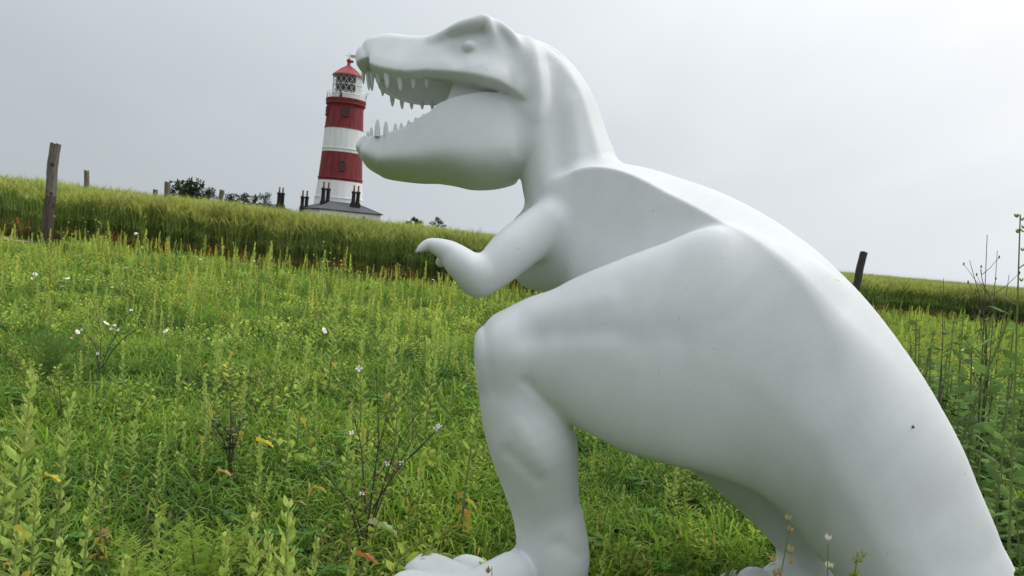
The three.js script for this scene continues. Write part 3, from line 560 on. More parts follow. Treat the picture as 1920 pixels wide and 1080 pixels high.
// ---------- far trees ----------
const farLeaf = leafMat({ transmission: 0.15, roughness: 1 }), barkMat = std(RGB(0.05, 0.04, 0.03), 1);
function farTree(label, px, topPy, botPy, halfPx, D, pine, seed, col, sparse = 1) {
  const R = rng(seed), k = D / F, c = at(px, (topPy + botPy) / 2, D), base = c.clone(); base.y = groundY(c.x, c.z);
  const t = thing(pine ? 'pine_tree' : 'bushy_tree', label, 'tree', base, 0, pine ? undefined : 'dark trees on the skyline beyond the barley');
  const top = at(px, topPy, D).y - base.y, low = Math.max(0.3, at(px, botPy, D).y - base.y - 0.8), w = halfPx * k, mb = new MB(), tr = new MB();
  tr.tube([V(0, -0.1, 0), V(0.1 * w, low, 0), V(0.05 * w, (low + top) / 2, 0.1), V(0, top * 0.96, 0)], [0.2 * w + 0.05, 0.13 * w, 0.08 * w, 0.02], 7, [0.05, 0.04, 0.03]);
  const lobes = [], nl = pine ? 11 : 12;
  for (let i = 0; i < nl; i++) {
    const v = (i + 0.5) / nl, a = i * 2.4 + R() * 0.8;
    const prof = pine ? Math.pow(Math.sin(Math.PI * clamp(v * 0.86 + 0.12, 0, 1)), 0.7) : Math.pow(Math.sin(Math.PI * clamp(v * 0.8 + 0.14, 0, 1)), 0.6);
    const rr = w * prof * (0.45 + 0.4 * R()), p = V(Math.sin(a) * rr, lerp(low, top, v * 0.94) - w * 0.1, Math.cos(a) * rr), s = w * (pine ? 0.30 : 0.42) * (0.7 + 0.6 * R());
    lobes.push([p, s]); tr.tube([V(0, Math.max(low * 0.7, p.y - w * 0.5), 0), p.clone().multiplyScalar(0.6).setY(p.y - w * 0.12), p], [0.05 * w, 0.03 * w, 0.012 * w], 5, [0.05, 0.04, 0.03]);
  }
  const n = Math.round((pine ? 150 : 190) * sparse), sz = clamp(w * 0.17, 0.2, 0.48);
  for (const [p, s] of lobes) for (let i = 0; i < n; i++) {
    const d = V(R() * 2 - 1, R() * 2 - 1, R() * 2 - 1); if (d.lengthSq() > 1) continue; d.multiplyScalar(Math.pow(d.length(), -0.35)); const q = p.clone().add(V(d.x * s, d.y * s * (pine ? 0.55 : 0.8), d.z * s));
    if (q.y > top) q.y = top - R() * 0.2;
    const u = V(R() - 0.5, R() - 0.35, R() - 0.5).normalize(), e = V(R() - 0.5, R() - 0.5, R() - 0.5).normalize(), f = 0.7 + 0.6 * R(), cc = col.map((x) => x * f), l = sz * (0.7 + 0.8 * R());
    const a = mb.v(q.x, q.y, q.z, cc), b = mb.v(q.x + u.x * l + e.x * l * 0.4, q.y + u.y * l + e.y * l * 0.4, q.z + u.z * l + e.z * l * 0.4, cc), c2 = mb.v(q.x + u.x * l - e.x * l * 0.4, q.y + u.y * l - e.y * l * 0.4, q.z + u.z * l - e.z * l * 0.4, cc); mb.tri(a, b, c2);
  }
  const tg = tr.geo(); part('trunk', tg, barkMat, t); part('crown', mb.geo(), farLeaf, t);
}
const dk = [0.02, 0.027, 0.014], dk2 = [0.03, 0.038, 0.018];
farTree('large rounded dark tree, the widest on the skyline, beside the pale post', 353, 339, 384, 40, 98, false, 21, dk);
farTree('dark tree just right of the large rounded one, left of the slanting post', 392, 352, 386, 18, 98, false, 22, dk);
farTree('small dark tree right of the slanting post', 432, 362, 390, 13, 102, false, 23, dk);
farTree('small rounded tree in the middle of the low skyline row', 456, 362, 392, 14, 104, false, 24, dk);
farTree('thin airy small tree, third right of the slanting post', 476, 365, 393, 11, 106, false, 25, dk2, 0.6);
farTree('airy greener tree just left of the lone twin chimneys', 497, 359, 394, 17, 106, false, 26, dk2, 0.6);
farTree('low broad pine above the barley near the statue\'s claw', 778, 407, 432, 18, 90, true, 31, dk, 0.9);
farTree('pine with gappy tiers, right of the low broad pine', 821, 406, 436, 18, 90, true, 32, dk, 0.55);

// ---------- barley ----------
const edgePts = [[-40, -16], [-16, -13], [-6.9, -11.75], [-3.5, -11.1], [-0.8, -11.3], [3, -13.6], [9.2, -18], [12, -18.2], [40, -22]];
const edgeZ = (x) => { for (let i = 1; i < edgePts.length; i++) if (x <= edgePts[i][0]) { const a = edgePts[i - 1], b = edgePts[i]; return lerp(a[1], b[1], (x - a[0]) / (b[0] - a[0])); } return -22; };
const mix = (a, b, t) => a.map((x, i) => x + (b[i] - x) * t);
const leaf1 = leafMat();
function stuff(name, label, category) { const g = new THREE.Group(); g.name = numbered(name); scene.add(g); tag(g, label, category); g.userData.kind = 'stuff'; return g; }
function scatter(parent, name, geos, mat, list) {                     // list of { p, s, sy, r, tilt, c }
  const per = geos.map(() => []); list.forEach((q, i) => per[q.k ?? i % geos.length].push(q));
  const M = new THREE.Matrix4(), Q = new THREE.Quaternion(), E = new THREE.Euler();
  geos.forEach((g, k) => {
    if (!per[k].length) return;
    const m = new THREE.InstancedMesh(g, mat, per[k].length); m.name = name; m.castShadow = m.receiveShadow = true;
    per[k].forEach((q, i) => { E.set(q.tx ?? 0, q.r, q.tz ?? 0); Q.setFromEuler(E); m.setMatrixAt(i, M.compose(q.p, Q, V(q.s, q.s * (q.sy ?? 1), q.s))); m.setColorAt(i, q.c); });
    parent.add(m);
  });
}
function barleyClump(seed, dry, front) {
  const R = rng(seed), mb = new MB();
  for (let k = 0; k < 8; k++) {
    const a = R() * 6.28, rad = Math.sqrt(R()) * 0.085, b = V(Math.sin(a) * rad, 0, Math.cos(a) * rad), h = 0.62 + 0.14 * R(), la = R() * 6.28, lean = 0.03 + 0.07 * R(), lx = Math.sin(la) * lean, lz = Math.cos(la) * lean;
    const pt = (t) => V(b.x + lx * t * t, h * t, b.z + lz * t * t), lowC = [0.10, 0.15, 0.036], hiC = [0.13, 0.20, 0.042], f = 0.55 + 0.85 * R();
    const sc = (t) => mix(lowC, hiC, t * t).map((x) => x * f);
    mb.tube([pt(0), pt(0.35), pt(0.7), pt(1)], (front ? [0.0056, 0.005, 0.004, 0.0026] : [0.0044, 0.004, 0.0032, 0.0022]), 3, sc);
    for (let j = 0; j < (front ? 2 : 3); j++) {
      const t = 0.22 + (front ? 0.34 : 0.24) * j + 0.08 * R(), q = pt(t), d = R() * 6.28, isDry = j === 0 && R() < dry, c = isDry ? [0.22 + 0.1 * R(), 0.13, 0.05] : mix([0.075, 0.125, 0.034], [0.12, 0.18, 0.042], t).map((x) => x * (0.75 + 0.5 * R()));
      mb.leaf(q, V(Math.sin(d), (front ? 2.6 : 1.3) - (isDry ? 1.8 : 0), Math.cos(d)), V(Math.cos(d), 0, -Math.sin(d)), 0.20 + 0.1 * R(), 0.011 + 0.004 * R(), c, { droop: 0.6 + 0.6 * R(), prof: [0.8, 1, 0.6, 0], fold: 0.4 });
    }
    // nodding ear with long awns
    const e0 = pt(1), nod = 0.25 + 0.75 * R(), ed = V(lx / lean * nod, 1.0 - nod * 0.35, lz / lean * nod).normalize(), e1 = e0.clone().addScaledVector(ed, 0.075), ec = mix([0.14, 0.205, 0.042], [0.27, 0.265, 0.085], R());
    mb.tube([e0, e0.clone().addScaledVector(ed, 0.02), e0.clone().addScaledVector(ed, 0.055), e1], [0.002, 0.0065, 0.0055, 0.002], 4, ec);
    for (let j = 0; j < 11; j++) {
      const s = V(R() - 0.5, R() - 0.35, R() - 0.5).normalize(), st = e0.clone().addScaledVector(ed, 0.012 + 0.06 * j / 11), en = st.clone().addScaledVector(ed, 0.095 + 0.04 * R()).addScaledVector(s, 0.034), ac = ec.map((x) => x * (1.05 + 0.35 * R())), w = V(0.0011, 0, 0.0006);
      const i0 = mb.v(st.x - w.x, st.y, st.z - w.z, ac), i1 = mb.v(st.x + w.x, st.y, st.z + w.z, ac), i2 = mb.v(en.x, en.y, en.z, ac); mb.tri(i0, i1, i2);
    }
  }
  return mb.geo();
}
{
  const R = rng(77), list = [];
  const add = (x, z, k, s) => { const v = 0.85 + 0.25 * n2(x * 0.25, z * 0.25) + 0.15 * (R() - 0.5), y = 0.5 + 0.5 * n2(x * 0.12 + 9, z * 0.2); list.push({ p: V(x, groundY(x, z) - 0.01, z), s: s * (1.0 + 0.06 * n2(x * 0.6, z * 0.6) + 0.05 * n2(x * 2.3, z * 2.3) + 0.16 * (R() - 0.5)), r: R() * 6.28, tx: (R() - 0.5) * 0.11 , tz: (R() - 0.5) * 0.11 - 0.03, c: RGB(v * (1 + 0.15 * y), v, v * (0.95 - 0.1 * y)), k }); };
  const band = (d0, d1, den, k0, kn, wide) => { const x0 = -wide, x1 = wide, n = Math.round((x1 - x0) * (d1 - d0) * den); for (let i = 0; i < n; i++) { const x = lerp(x0, x1, R()), d = lerp(d0, d1, R()), z = edgeZ(x) - d + 0.22 * n2(x * 0.9, 3); if (Math.abs(x) > -z * 0.78 + 1.5) continue; if (x > 0.2 && x < 6.5 && d > 9) continue; add(x, z, k0 + Math.floor(R() * kn), 1.0 - 0.10 * (d < 0.15 ? 1 : 0)); } };
  band(-0.12, 0.45, 62, 3, 3, 22); band(0.5, 1.6, 60, 0, 3, 22); band(1.6, 6, 30, 0, 3, 26); band(6, 18, 11, 0, 3, 34); band(18, 60, 2.6, 0, 3, 70);
  const g = stuff('barley_field', 'dense green barley with pale bearded ears along the skyline', 'barley');
  scatter(g, 'barley_stalks', [1, 2, 3, 4, 5, 6].map((s) => barleyClump(s * 13, s > 3 ? 0.6 : 0.2, s > 3)), leaf1, list);
  // dead brown leaves and straw at the foot of the crop
  const dg = [1, 2, 3].map((s) => { const q = rng(s * 5), mb = new MB(); for (let i = 0; i < 14; i++) { const a = q() * 6.28, c = [0.16 + 0.12 * q(), 0.09 + 0.06 * q(), 0.035]; mb.leaf(V((q() - 0.5) * 0.1, 0.04 + 0.22 * q(), (q() - 0.5) * 0.1), V(Math.sin(a), 0.3 - q() * 0.8, Math.cos(a)), V(Math.cos(a), 0, -Math.sin(a)), 0.10 + 0.12 * q(), 0.012, c, { droop: 0.6, prof: [0.8, 1, 0.5, 0] }); } return mb.geo(); });
  const dl = []; for (let i = 0; i < 900; i++) { const x = lerp(-14, 20, R()), z = edgeZ(x) - 0.05 - R() * 0.4; if (n2(x * 0.8, 5) < -0.25) continue; dl.push({ p: V(x, groundY(x, z), z), s: 0.8 + 0.6 * R(), r: R() * 6.28, c: RGB(1, 1, 1) }); }
  scatter(g, 'dry_leaves', dg, leaf1, dl);
}

// ---------- meadow grass, clover and low leaves ----------
const clear = (x, z) => { // where the statue's feet stand the grass is trodden
  const a = at(1000, 1085, 2.13), b = at(1500, 1090, 2.36), c = at(850, 1100, 2.05), e = at(1410, 1100, 2.34); return Math.min(Math.hypot(x - a.x, z - a.z) - 0.11, Math.hypot(x - b.x, z - b.z) - 0.11, Math.hypot(x - c.x, z - c.z) - 0.09, Math.hypot(x - e.x, z - e.z) - 0.10);
};
const inMeadow = (x, z) => z > edgeZ(x) + 0.05;
function wedge(R, d0, d1, den, f) {                                  // random spots per square metre of the meadow in view (and some way beside it)
  const n = Math.round((d1 * d1 - d0 * d0) * 0.82 * den);
  for (let i = 0; i < n; i++) { const d = Math.sqrt(lerp(d0 * d0, d1 * d1, R())), x = (R() * 2 - 1) * d * 0.82, z = -d; if (inMeadow(x, z) && clear(x, z) > 0 && !(x < -6.2 && z < -9.9 + 0.1 * (x + 6.2))) f(x, z, d); }
}
function tuft(seed, n, h, w, spread, dry) {
  const R = rng(seed), mb = new MB();
  for (let i = 0; i < n; i++) {
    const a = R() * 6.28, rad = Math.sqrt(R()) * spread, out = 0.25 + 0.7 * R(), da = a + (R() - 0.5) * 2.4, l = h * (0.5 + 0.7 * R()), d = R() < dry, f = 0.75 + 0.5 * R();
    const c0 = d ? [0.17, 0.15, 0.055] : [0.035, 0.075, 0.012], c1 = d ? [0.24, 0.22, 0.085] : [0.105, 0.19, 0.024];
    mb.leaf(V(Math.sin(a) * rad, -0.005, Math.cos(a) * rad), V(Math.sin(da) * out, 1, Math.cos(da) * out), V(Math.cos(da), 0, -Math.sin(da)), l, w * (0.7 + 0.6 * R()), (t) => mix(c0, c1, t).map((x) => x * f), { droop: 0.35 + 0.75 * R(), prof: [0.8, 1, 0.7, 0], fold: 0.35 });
  }
  return mb.geo();
}
const grassTone = (x, z, R) => { const a = 0.5 + 0.5 * n2(x * 0.55, z * 0.55), b = 0.5 + 0.5 * n2(x * 1.9 + 8, z * 1.9), k = (0.52 + 0.52 * a + 0.42 * b) * (0.82 + 0.36 * R()), y = clamp(0.7 * a + 0.6 * b - 0.3, 0, 1); return RGB(k * (0.85 + 0.55 * y), k * (0.92 + 0.18 * y), k * (0.9 - 0.1 * y)); };
{
  const R = rng(101), near = [], mid = [];
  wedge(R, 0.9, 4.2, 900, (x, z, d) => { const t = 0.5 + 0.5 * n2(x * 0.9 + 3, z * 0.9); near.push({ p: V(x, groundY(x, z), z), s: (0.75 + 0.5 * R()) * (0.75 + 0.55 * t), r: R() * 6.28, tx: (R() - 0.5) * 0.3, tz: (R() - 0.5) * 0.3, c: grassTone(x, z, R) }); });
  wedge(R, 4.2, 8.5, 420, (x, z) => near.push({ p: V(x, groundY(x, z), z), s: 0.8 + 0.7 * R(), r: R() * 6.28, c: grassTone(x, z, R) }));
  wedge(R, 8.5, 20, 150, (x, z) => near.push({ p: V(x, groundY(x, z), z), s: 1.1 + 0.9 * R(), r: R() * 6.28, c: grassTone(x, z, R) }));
  const g = stuff('meadow_grass', 'bright green rough grass covering the meadow round the statue', 'grass');
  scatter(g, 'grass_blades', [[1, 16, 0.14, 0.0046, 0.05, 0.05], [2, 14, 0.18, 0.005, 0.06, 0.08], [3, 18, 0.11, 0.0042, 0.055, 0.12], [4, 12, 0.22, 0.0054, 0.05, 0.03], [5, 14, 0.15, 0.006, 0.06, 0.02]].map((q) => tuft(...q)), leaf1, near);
  // low broad leaves: clover, plantain
  const lowG = [1, 2, 3, 4].map((s) => {
    const q = rng(s * 31), mb = new MB();
    if (s < 3) for (let i = 0; i < 9; i++) { const a = q() * 6.28, r = 0.06 * Math.sqrt(q()), p = V(Math.sin(a) * r, 0.03 + 0.07 * q(), Math.cos(a) * r), c = [0.05 + 0.03 * q(), 0.115 + 0.05 * q(), 0.028], a0 = q() * 6.28; mb.tube([V(p.x * 0.4, 0, p.z * 0.4), p], 0.0012, 3, c); for (let k = 0; k < 3; k++) { const b = a0 + k * 2.094; mb.leaf(p, V(Math.sin(b), 0.25, Math.cos(b)), V(Math.cos(b), 0, -Math.sin(b)), 0.020, 0.019, c, { droop: 0.2, prof: [0.25, 0.9, 1, 0.4], fold: 0.15 }); } }
    else for (let i = 0; i < 8; i++) { const a = i * 0.8 + q(), c = [0.06 + 0.03 * q(), 0.12 + 0.05 * q(), 0.028]; mb.leaf(V(0, 0.004, 0), V(Math.sin(a), 0.7 + q() * 0.8, Math.cos(a)), V(Math.cos(a), 0, -Math.sin(a)), 0.09 + 0.05 * q(), 0.026 + 0.012 * q(), c, { droop: 0.5, prof: [0.2, 0.6, 1, 0.85, 0.45, 0], fold: 0.3 }); }
    return mb.geo();
  });
  const ll = []; wedge(R, 0.9, 5, 26, (x, z) => ll.push({ p: V(x, groundY(x, z), z), s: 0.5 + 0.5 * R(), r: R() * 6.28, c: grassTone(x, z, R) })); wedge(R, 5, 8, 4, (x, z) => ll.push({ p: V(x, groundY(x, z), z), s: 0.7 + 0.3 * R(), r: R() * 6.28, c: grassTone(x, z, R) }));
  scatter(stuff('clover_and_plantain_leaves', 'low clover and broad leaves among the meadow grass', 'ground cover'), 'low_leaves', lowG, leaf1, ll);
}

// ---------- upright spire weeds ----------
function spire(seed, h, lush, old) {                                 // -> { stem, leaves, yellow } geometries for a plant of height h
  const R = rng(seed), st = new MB(), lf = new MB(), yl = new MB(), bx = (R() - 0.5) * 0.12 * h, bz = (R() - 0.5) * 0.12 * h, P = (t) => V(bx * t * t, h * t, bz * t * t);
  st.tube([P(0), P(0.3), P(0.6), P(1)], [0.0036, 0.003, 0.0024, 0.0012].map((r) => r * (0.7 + h)), 5, (t) => mix([0.12, 0.13, 0.045], [0.20, 0.25, 0.07], t));
  const n = Math.round(20 + h * 42 * lush);
  for (let i = 0; i < n; i++) {
    const t = 0.10 + 0.9 * Math.pow((i + R() * 0.5) / n, 0.85), a = i * 2.4 + R() * 0.7, up = lerp(0.55, 2.2, t * t), l = h * lerp(0.13, 0.045, Math.pow(t, 1.3)) * (0.7 + 0.6 * R()) * (0.7 + 0.3 * lush) * (t < 0.42 && old < 1 ? 0.8 : 1), q = P(t), f = 0.8 + 0.4 * R();
    const isY = t < 0.42 && R() < old * 0.45 * (1 - t), c = isY ? mix([0.24, 0.20, 0.028], [0.21, 0.11, 0.03], R() * R()) : mix([0.13, 0.19, 0.04], [0.255, 0.31, 0.075], clamp(t * 0.9 + (R() - 0.5) * 0.4, 0, 1)).map((x) => x * f);
    (isY ? yl : lf).leaf(q, V(Math.sin(a), up, Math.cos(a)), V(Math.cos(a), 0, -Math.sin(a)), l, l * (isY ? 0.5 : 0.47), c, { droop: isY ? 1.3 : 0.12, prof: [0.2, 0.75, 1, 0.6, 0], fold: 0.3 });
  }
  for (let i = 0; i < 34 * lush; i++) {                              // bud clusters up the top third
    const t = 0.62 + 0.38 * R(), a = R() * 6.28, q = P(t).add(V(Math.sin(a), 0.4, Math.cos(a)).multiplyScalar(h * 0.014 * (1.4 - t))), c = [0.25 + 0.09 * R(), 0.30 + 0.07 * R(), 0.09];
    lf.leaf(q, V(Math.sin(a) * 0.7, 1, Math.cos(a) * 0.7), V(Math.cos(a), 0, -Math.sin(a)), h * 0.028, h * 0.016, c, { droop: 0, steps: 2, prof: [0.5, 1, 0], fold: 0.6 });
  }
  return { stem: st.geo(), leaves: lf.geo(), yellow: yl.empty ? null : yl.geo() };
}
const spireKinds = [[1, 0.42, 1, 0.5], [2, 0.36, 0.8, 0.25], [3, 0.5, 1.1, 0.4], [4, 0.3, 0.9, 0.6], [5, 0.45, 0.6, 0.9], [6, 0.34, 1.2, 0.15], [7, 0.45, 0.5, 2.6]].map(([s, h, l, o]) => ({ h, ...spire(s * 19, h, l, o) }));
const spireGroup = 'upright yellow-green weeds in the meadow';
const protos = spireKinds.map((k) => {
  const g = new THREE.Group(); part('stem', k.stem, leaf1, g); const l = part('leaves', k.leaves, leaf1, g); if (k.yellow) { const y = part('yellowed_leaves', k.yellow, leaf1, g); y.userData.label = 'yellow and orange withered lower leaves'; } return g;
});
function placeSpire(x, z, k, s, r, tx = 0, tz = 0, label) {
  const o = protos[k].clone(); o.name = numbered('spire_weed'); scene.add(o); o.position.set(x, groundY(x, z), z); o.rotation.set(tx, r, tz); o.scale.setScalar(s);
  return tag(o, label ?? 'upright yellow-green weed with a leafy spike growing out of the meadow grass', 'weed', label ? undefined : spireGroup);
}
{
  // those that the photograph shows singly: px, py of the tip, depth, kind
  const seen = [[42, 700, 1.75, 2], [118, 745, 1.9, 1], [198, 812, 2.0, 6], [165, 905, 1.75, 3], [95, 1010, 1.35, 1], [350, 795, 2.6, 1], [300, 965, 1.7, 3], [485, 962, 1.55, 5], [523, 1000, 1.5, 0], [556, 938, 1.25, 2], [660, 1030, 1.75, 5],
    [842, 905, 2.35, 6], [888, 712, 2.4, 6], [1272, 878, 2.75, 3], [1250, 908, 2.85, 5], [1170, 910, 2.7, 3], [1344, 955, 2.6, 6], [1298, 1002, 2.45, 3], [1132, 1008, 2.0, 3], [572, 640, 3.0, 2], [520, 610, 3.4, 4], [690, 640, 3.2, 0], [440, 560, 4.2, 2], [630, 555, 4.0, 2],
    [745, 590, 3.8, 0], [820, 600, 3.7, 5], [410, 640, 3.2, 5], [340, 670, 3.0, 1], [25, 560, 4.5, 2], [90, 600, 3.9, 0], [200, 540, 5, 2], [270, 430, 8, 2], [512, 452, 8.5, 2], [700, 520, 6.5, 2], [360, 520, 6, 0], [610, 470, 8, 2], [815, 640, 3.4, 1], [490, 830, 2.4, 5], [238, 640, 3.4, 4], [160, 560, 4.6, 5],
    [15, 820, 1.8, 0], [70, 860, 1.7, 2], [250, 760, 2.5, 0], [300, 830, 2.3, 4], [390, 700, 3, 0], [460, 700, 3, 5], [545, 770, 2.7, 3], [600, 700, 3.1, 0], [660, 760, 2.6, 2], [750, 700, 3, 3], [790, 850, 2.5, 5], [430, 1000, 1.5, 3], [590, 1010, 1.7, 3], [240, 1040, 1.4, 0], [130, 1050, 1.3, 2], [20, 1000, 1.4, 3]];
  const spireLabels = { '42,700': 'tall pale spiky weed at the left edge, highest of the near ones', '118,745': 'slim weed spike right of the tall pale one at the left edge', '198,812': 'yellowing weed spike beside the yellow leaf near the lower left corner', '556,938': 'leaning pale weed spike at the bottom, between feathery plant and wild radish',
    '842,905': 'short yellow-tipped weed standing alone in the grass left of the statue\'s shin', '888,712': 'weed with bright yellow lower leaves touching the front of the shin', '1272,878': 'weed spike reaching up to the statue\'s belly', '1170,910': 'short weed seen between the two legs, nearest the front leg', '1344,955': 'short weed with orange foot just before the far leg', '1298,1002': 'lowest yellow weed seen between the legs', '1132,1008': 'weed spike right beside the statue\'s heel', '270,430': 'weed spike rising against the barley right of the thin post', '512,452': 'tall weed spike against the barley under the lone twin chimneys', '610,470': 'weed spike against the barley below the lighthouse', '660,1030': 'short pale weed beside the orange withered leaf' };
  const R = rng(303); let n = 0;
  for (const [px, py, D, k] of seen) { const top = at(px, py, D), g = groundY(top.x, top.z), h = Math.max(0.08, top.y - g); placeSpire(top.x, top.z, k, h / spireKinds[k].h, R() * 6.28, 0, (R() - 0.5) * 0.06, spireLabels[px + ',' + py]); n++; }
  const spots = []; wedge(R, 2.4, 11.5, 26, (x, z, d) => { if (R() < clamp(0.08 + 0.12 * d + 0.8 * n2(x * 0.5 + 4, z * 0.5), 0.05, 1) && !(x > -0.1 && d < 3)) spots.push([d, x, z]); }); wedge(R, 11.5, 20, 16, (x, z, d) => spots.push([d, x, z]));
  spots.sort((a, b) => a[0] - b[0]);
  const far = [];
  spots.forEach(([d, x, z]) => {
    const k = Math.floor(R() * 6), s = (0.5 + 0.55 * R() * R() + 0.12 * n2(x * 0.7, z * 0.7)) * (d < 4 ? 0.72 : d < 8 ? 0.88 : 1);
    if (n < 296) { placeSpire(x, z, k, s, R() * 6.28, (R() - 0.5) * 0.16, (R() - 0.5) * 0.16); n++; } else { const v = 0.8 + 0.5 * R(), y = R(); far.push({ p: V(x, groundY(x, z), z), s: s * 1.05, r: R() * 6.28, tx: (R() - 0.5) * 0.42, tz: (R() - 0.5) * 0.42, c: RGB(v * (0.95 + 0.3 * y), v, v * 0.85), k }); }
  });
  const all = spireKinds.map((k) => mergeGeometries([k.stem, k.leaves, k.yellow].filter(Boolean)));
  scatter(stuff('distant_spire_weeds', 'mass of small yellow-green weeds between the grass and the barley', 'weeds'), 'weed_stems', all, leaf1, far);
}

// ---------- small leafy herbs through the meadow ----------
{
  const R = rng(404), geos = [1, 2, 3, 4, 5].map((s) => {
    const q = rng(s * 47), mb = new MB(), h = 0.12 + 0.05 * s % 0.16, ns = 3 + s % 3;
    for (let k = 0; k < ns; k++) {
      const a0 = q() * 6.28, o = 0.05 + 0.05 * q(), P = (t) => V(Math.sin(a0) * o * t, (0.13 + 0.02 * s) * t * (0.7 + 0.5 * q() * 0), Math.cos(a0) * o * t);
      mb.tube([P(0), P(0.5), P(1)], [0.0018, 0.0015, 0.001], 4, [0.10, 0.12, 0.04]);
      const big = s < 3 ? 0.042 : s < 5 ? 0.030 : 0.02, n = s < 3 ? 7 : 12;
      for (let i = 0; i < n; i++) { const t = 0.2 + 0.8 * i / n, a = i * 2.4 + q(), l = big * (1.25 - 0.6 * t) * (0.7 + 0.6 * q()), c = mix([0.075, 0.13, 0.022], [0.19, 0.25, 0.045], clamp(t * 0.7 + 0.5 * (q() - 0.4), 0, 1)); mb.leaf(P(t), V(Math.sin(a), 0.5 + 0.8 * t, Math.cos(a)), V(Math.cos(a), 0, -Math.sin(a)), l, l * 0.5, c, { droop: 0.35, prof: [0.15, 0.8, 1, 0.55, 0], fold: 0.25 }); }
    }
    return mb.geo();
  }), list = [];
  const put = (x, z) => { const m = n2(x * 0.7 + 20, z * 0.7); if (R() < 0.5 + 0.8 * m) { const v = (0.8 + 0.6 * R()) * (z < -4.5 ? 1.25 : 1), y = R(); list.push({ p: V(x, groundY(x, z), z), s: 0.7 + 0.7 * R(), r: R() * 6.28, tx: (R() - 0.5) * 0.3, tz: (R() - 0.5) * 0.3, c: RGB(v * (0.9 + 0.35 * y), v, v * 0.9) }); } };
  wedge(R, 1.2, 4.5, 26, put); wedge(R, 4.5, 11.5, 60, put); wedge(R, 11.5, 20, 30, put);
  scatter(stuff('small_meadow_herbs', 'small leafy green herbs mixed through the meadow grass', 'herbs'), 'herb_leaves', geos, leaf1, list);
}

// ---------- flowers and single plants ----------
const white = std(RGB(0.80, 0.80, 0.78), 0.8, { side: THREE.DoubleSide }), yolk = std(RGB(0.62, 0.42, 0.03), 0.9), petalYellow = std(RGB(0.68, 0.55, 0.04), 0.8, { side: THREE.DoubleSide });
const stemGreen = [0.09, 0.12, 0.04], plain = (g) => { if (!g.attributes.color) g.setAttribute('color', new THREE.Float32BufferAttribute(new Float32Array(g.attributes.position.count * 3).fill(1), 3)); return g; };
const petalGeo = (() => { const mb = new MB(); mb.leaf(V(), V(0, 0.12, 1), V(1, 0, 0), 0.016, 0.0062, [1, 1, 1], { droop: 0.3, prof: [0.5, 1, 0.95, 0.5], fold: 0.15 }); return mb.geo(); })();
function daisyPlant(px, py, D, label, heads, seed) {
  const R = rng(seed), top = at(px, py, D), base = V(top.x + 0.03, 0, top.z); base.y = groundY(base.x, base.z);
  const t = thing('daisy', label, 'flower', base), st = new MB(), lf = new MB();
  for (let hd = 0; hd < heads; hd++) {
    const tip = top.clone().add(V(hd ? (R() - 0.5) * 0.16 : 0, hd ? -R() * 0.07 : 0, hd ? (R() - 0.5) * 0.08 : 0)).sub(base);
    st.tube([V(0, 0, 0), V(tip.x * 0.3, tip.y * 0.4, tip.z * 0.3), V(tip.x * 0.8, tip.y * 0.75, tip.z * 0.8), tip], 0.0016, 4, stemGreen);
    const F1 = new THREE.Group(); F1.name = 'flower_head'; F1.position.copy(tip); F1.rotation.set(0.5 + (R() - 0.5) * 1.0, R() * 6, (R() - 0.5) * 0.7, 'YXZ'); F1.scale.setScalar(0.72 + 0.3 * R()); t.add(F1);
    part('flower_centre', new THREE.SphereGeometry(0.0062, 10, 6, 0, 6.29, 0, 1.6).scale(1, 0.8, 1), yolk, F1);
    const n = 13; for (let k = 0; k < n; k++) { const p = part('petal', petalGeo, white, F1); const a = k / n * 6.283; p.rotation.y = a; p.position.set(Math.sin(a) * 0.0045, 0, Math.cos(a) * 0.0045); }
  }
  for (let i = 0; i < 16; i++) { const a = R() * 6.28, h = R() * top.clone().sub(base).y * 0.75; for (let k = 0; k < 4; k++) lf.leaf(V(0, h, 0), V(Math.sin(a + k * 0.4), 0.6 + R(), Math.cos(a + k * 0.4)), V(Math.cos(a), 0, -Math.sin(a)), 0.05, 0.0022, [0.09, 0.14, 0.035], { droop: 0.3, steps: 2, prof: [1, 0.8, 0] }); }
  part('stem', st.geo(), leaf1, t); part('feathery_leaves', lf.geo(), leaf1, t);
}
const daisies = [
  [236, 502, 6.2, 'white daisy standing tall left of the middle of the far meadow'], [66, 514, 6.4, 'pair of white daisies below the tall knotted post', 2], [126, 521, 6.2, 'white daisy seen edge on, right below the tall knotted post'],
  [46, 572, 4.6, 'largest open white daisy, at the left edge of the meadow'], [150, 524, 6.0, 'small white daisy right of the edge-on one'], [210, 538, 5.6, 'lone white daisy below the tall standing one'], [116, 537, 5.8, 'white daisy nodding low among pale weeds'],
  [146, 622, 4.2, 'white daisy with ragged petals in the left meadow', 2], [376, 486, 8.6, 'white daisy at the foot of the barley left of the lighthouse'], [490, 483, 8.8, 'two flat white daisies in front of the barley below the cottages', 2], [812, 524, 8.0, 'white daisy just below the statue\'s claw'],
  [258, 437, 10.4, 'white daisies against the dark barley, right of the thin post', 2], [182, 499, 7.6, 'tiny white daisy near the thin post in the barley'], [280, 516, 6.8, 'tiny white daisy right of the tall standing one'], [310, 620, 4.4, 'small white daisy over dark grass'],
  [630, 612, 4.4, 'small white daisy left of the statue\'s bent knee', 2], [200, 605, 4.4, 'half hidden white daisy in the left meadow'], [940, 520, 8.6, 'white daisy seen between the arm and the chest'], [1808, 655, 3.6, 'white daisy among the dark weeds behind the tail'], [1828, 690, 3.4, 'second white daisy low behind the tail'],
];
daisies.forEach(([px, py, D, label, n = 1], i) => daisyPlant(px, py, D, label, n, 500 + i));

